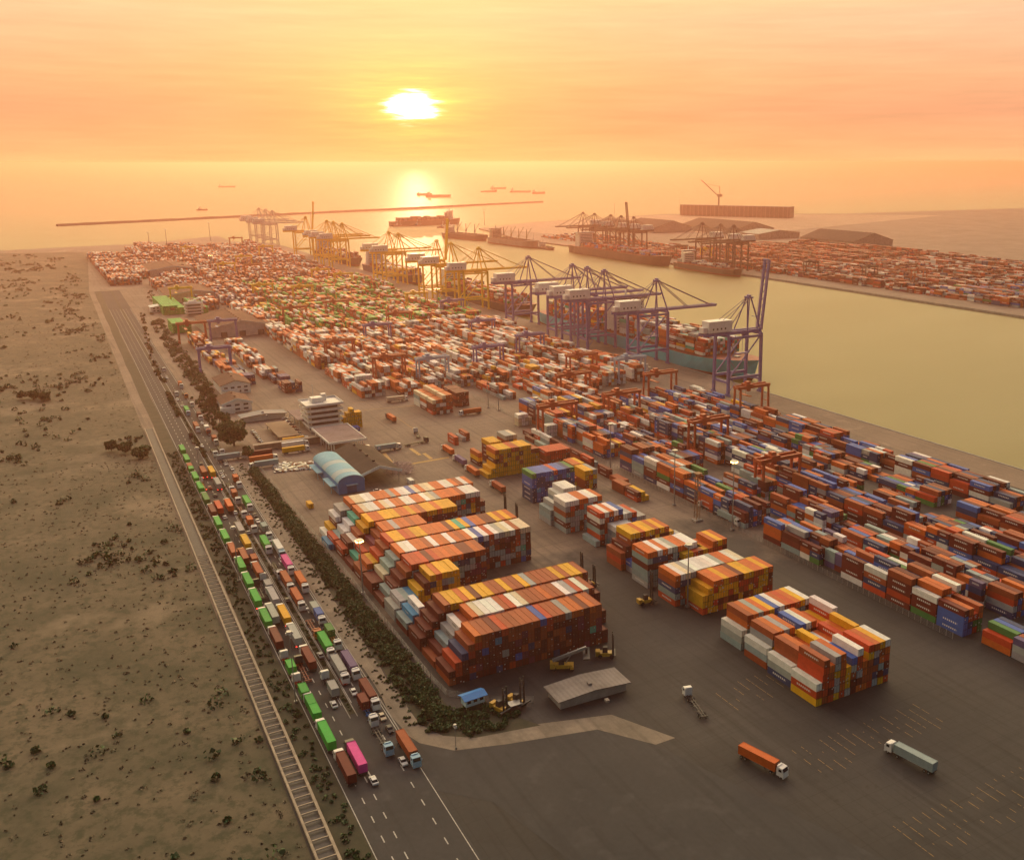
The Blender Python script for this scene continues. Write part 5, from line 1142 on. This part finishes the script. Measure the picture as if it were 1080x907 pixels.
def handler(label, px, py, rz, key=None, hgt=9.5):
    x, y = G(px, py, 1); t = thing('mast_forklift', label, 'forklift', (x, y, .03), rz, 'tall mast container forklifts')
    b_ = MB(); b_.box(-.8, 0, .8, 5.2, 2.4, 1.2); b_.box(-3.2, 0, .9, 1.5, 2.4, 1.7); b_.build('body', M_myel, t); c_ = MB(); c_.box(-.6, 0, 2.0, 1.8, 1.6, 2.0, 0, 0, .85); c_.build('cab', M_mblk, t)
    m_ = MB()
    for sy in (-.75, .75): m_.bar((2.1, sy, .4), (2.0, sy, hgt), .3, .4); m_.bar((2.35, sy, 1.0), (2.3, sy, hgt - 1.5), .22, .3)
    for i in range(5): m_.bar((2.1, -.75, 1 + i * hgt / 5), (2.1, .75, 1 + i * hgt / 5), .2)
    m_.build('mast', M_mblk, t); z_ = hgt * .62 if key else 1.4; MB().box(2.8, 0, z_, .6, 5.6, .45).build('spreader', M_mblk, t)
    wm = MB().cyl((0, -.3, 0), (0, .3, 0), .75, 14).mesh('wheel', M_black)
    for xx, yy in ((1.7, -1.3), (1.7, 1.3), (-2.3, -1.0), (-2.3, 1.0)): part('wheel', wm, t, (xx, yy, .75))
    return t
reach('yellow reach stacker with raised boom before the nearest stack face', 594, 703, rad(62), M_myel); reach('teal reach stacker working between the right hand stacks', 650, 571, rad(75), M_mtl, 35)
handler('left yellow forklift with tall black mast by the blue roofed hut', 528, 748, rad(20)); handler('right yellow forklift with tall black mast by the blue roofed hut', 546, 741, rad(20), None, 11); handler('yellow forklift with tall mast lifting a box before the right stacks', 682, 634, rad(85), None, 13); handler('yellow forklift half hidden behind the second stack', 541, 549, rad(90)); handler('black masted forklift behind the second stack beside a pale trailer', 529, 546, rad(90), None, 13); handler('yellow forklift at the far side of the nearest stack', 609, 603, rad(90)); handler('second yellow forklift beyond the right end of the nearest stack', 622, 617, rad(90)); handler('dark forklift at the right edge of the apron', 640, 690, rad(60))
# scrap and pallets
random.seed(31); sc_ = MB()
for i in range(420):
    t_ = random.random(); x, y = G(289 + 44 * t_, 493 - 3 * t_ + random.uniform(-3, 6) * (1 - .3 * t_)); s_ = random.uniform(.5, 1.8); sc_.box(x, y, 0, s_, s_ * random.uniform(.6, 2), s_ * random.uniform(.3, .8), random.randrange(3), random.uniform(0, 3))
setp(sc_.build('scrap_heap', [M_white, mat('rust_scrap', (.26, .15, .09), .9), M_steel]), 'long heap of pale scrap and rust left of the blue arched shed', 'scrap', kind='stuff')
sc_ = MB()
for i in range(260):
    x, y = G(random.uniform(408, 434), random.uniform(489, 501)); a2 = random.uniform(0, 3); L_ = random.uniform(1, 3); sc_.bar((x - math.cos(a2) * L_, y - math.sin(a2) * L_, random.uniform(.1, 1.8)), (x + math.cos(a2) * L_, y + math.sin(a2) * L_, random.uniform(.1, 2.2)), .14)
setp(sc_.build('frame_pile', mat('faded_pink_steel', (.40, .30, .30), .7)), 'tangle of pale steel frames in the open yard behind the dark shed', 'steel frames', kind='stuff')

# ------------------------------------------------------------------ the mass of stacked boxes
A = np.array(BX, np.float64); n_ = len(A)
mt, n, b = newmat('stacked_container_paint')
ca = n.add('ShaderNodeAttribute', attribute_name='col'); ka = n.add('ShaderNodeAttribute', attribute_name='face'); ra = n.add('ShaderNodeAttribute', attribute_name='rnd')
uv = n.add('ShaderNodeUVMap'); su = n.add('ShaderNodeSeparateXYZ'); n.l.new(uv.outputs[0], su.inputs[0]); U, V = su.outputs[0], su.outputs[1]
tc = n.add('ShaderNodeTexCoord').outputs['Object']; f = n.noise(.5, tc, 4, .6)
end = n.math('GREATER_THAN', ka.outputs['Fac'], 1.5)
seam = n.math('LESS_THAN', n.math('ABSOLUTE', n.math('SUBTRACT', U, .5)), .02)
edge = n.math('MAXIMUM', n.math('GREATER_THAN', n.math('ABSOLUTE', n.math('SUBTRACT', U, .5)), .465), n.math('GREATER_THAN', n.math('ABSOLUTE', n.math('SUBTRACT', V, .5)), .468))
dark = n.math('MULTIPLY', end, n.math('MAXIMUM', seam, edge), True)
cv = n.add('ShaderNodeCombineXYZ'); n.l.new(n.math('FLOOR', n.math('MULTIPLY', U, 5.0)), cv.inputs[0]); n.l.new(n.math('FLOOR', n.math('MULTIPLY', V, 6.0)), cv.inputs[1]); n.l.new(n.math('MULTIPLY', ra.outputs['Fac'], 977.0), cv.inputs[2])
wn = n.add('ShaderNodeTexWhiteNoise', noise_dimensions='3D'); n.l.new(cv.outputs[0], wn.inputs['Vector'])
card = n.math('MULTIPLY', end, n.math('GREATER_THAN', wn.outputs['Value'], .972))
# owner's marking painted along the long side of some boxes
side = n.math('MULTIPLY', n.math('GREATER_THAN', ka.outputs['Fac'], .5), n.math('LESS_THAN', ka.outputs['Fac'], 1.5))
band = n.math('MULTIPLY', n.math('LESS_THAN', n.math('ABSOLUTE', n.math('SUBTRACT', V, .55)), .13), n.math('LESS_THAN', n.math('ABSOLUTE', n.math('SUBTRACT', U, .5)), .27))
lt = n.math('GREATER_THAN', n.math('SINE', n.math('MULTIPLY', U, 82.0)), -.35)
own = n.math('GREATER_THAN', n.math('MULTIPLY', n.add('ShaderNodeAttribute', attribute_name='mark').outputs['Fac'], ra.outputs['Fac']), .3)
own = n.math('MULTIPLY', n.math('MULTIPLY', side, band), n.math('MULTIPLY', lt, own))
sh = n.math('MULTIPLY_ADD', f, .6); n.n[-1].inputs[2].default_value = .7
vs = n.add('ShaderNodeVectorMath', operation='SCALE'); n.l.new(ca.outputs['Color'], vs.inputs[0]); n.l.new(sh, vs.inputs['Scale'])
c = n.mix(dark, vs.outputs[0], (.02, .016, .015)); c = n.mix(card, c, (.5, .48, .45)); c = n.mix(own, c, (.7, .69, .66))
n.l.new(c, b.inputs['Base Color']); b.inputs['Roughness'].default_value = .65; b.inputs['Specular IOR Level'].default_value = .25
L2, W2, H2 = A[:, 3] / 2, A[:, 4] / 2, A[:, 5]; cr, sr = np.cos(A[:, 9]), np.sin(A[:, 9])
V_ = np.zeros((n_, 8, 3))
for i, (a_, b_, z_) in enumerate(((-1, -1, 0), (1, -1, 0), (1, 1, 0), (-1, 1, 0), (-1, -1, 1), (1, -1, 1), (1, 1, 1), (-1, 1, 1))):
    lx, ly = a_ * L2, b_ * W2; V_[:, i, 0] = A[:, 0] + cr * lx - sr * ly; V_[:, i, 1] = A[:, 1] + sr * lx + cr * ly; V_[:, i, 2] = A[:, 2] + z_ * H2 + .03
F_ = np.array([(4, 5, 6, 7), (0, 1, 5, 4), (2, 3, 7, 6), (1, 2, 6, 5), (3, 0, 4, 7)])   # top, two sides, two ends; the underside is never bare
KD = np.array([0, 1, 1, 2, 2], np.float32); nf = len(F_)
me = bpy.data.meshes.new('container_stacks'); me.vertices.add(n_ * 8); me.vertices.foreach_set('co', V_.ravel())
idx = (np.arange(n_)[:, None, None] * 8 + F_[None]).ravel(); me.loops.add(len(idx)); me.loops.foreach_set('vertex_index', idx)
me.polygons.add(n_ * nf); me.polygons.foreach_set('loop_start', np.arange(0, len(idx), 4)); me.polygons.foreach_set('loop_total', np.full(n_ * nf, 4)); me.update()
at = me.attributes.new('col', 'FLOAT_COLOR', 'FACE'); at.data.foreach_set('color', np.repeat(np.concatenate([A[:, 6:9], np.ones((n_, 1))], 1), nf, 0).astype(np.float32).ravel())
at = me.attributes.new('face', 'FLOAT', 'FACE'); at.data.foreach_set('value', np.tile(KD, n_))
rv = RNG.uniform(0, 1, n_).astype(np.float32); at = me.attributes.new('rnd', 'FLOAT', 'FACE'); at.data.foreach_set('value', np.repeat(rv, nf))
at = me.attributes.new('mark', 'FLOAT', 'FACE'); at.data.foreach_set('value', np.repeat(A[:, 10].astype(np.float32), nf))
uvl = me.uv_layers.new(name='UVMap'); uvl.data.foreach_set('uv', np.tile(np.array([(0, 0), (1, 0), (1, 1), (0, 1)], np.float32).ravel(), n_ * nf))
me.materials.append(mt); me.shade_flat(); me.validate()
o = bpy.data.objects.new('container_stacks', me); C.objects.link(o); setp(o, 'thousands of mixed coloured containers stacked in rows across the port', 'containers', kind='stuff')
print('HEROES', HERO, 'BULK', n_, 'OBJS', len(bpy.data.objects))
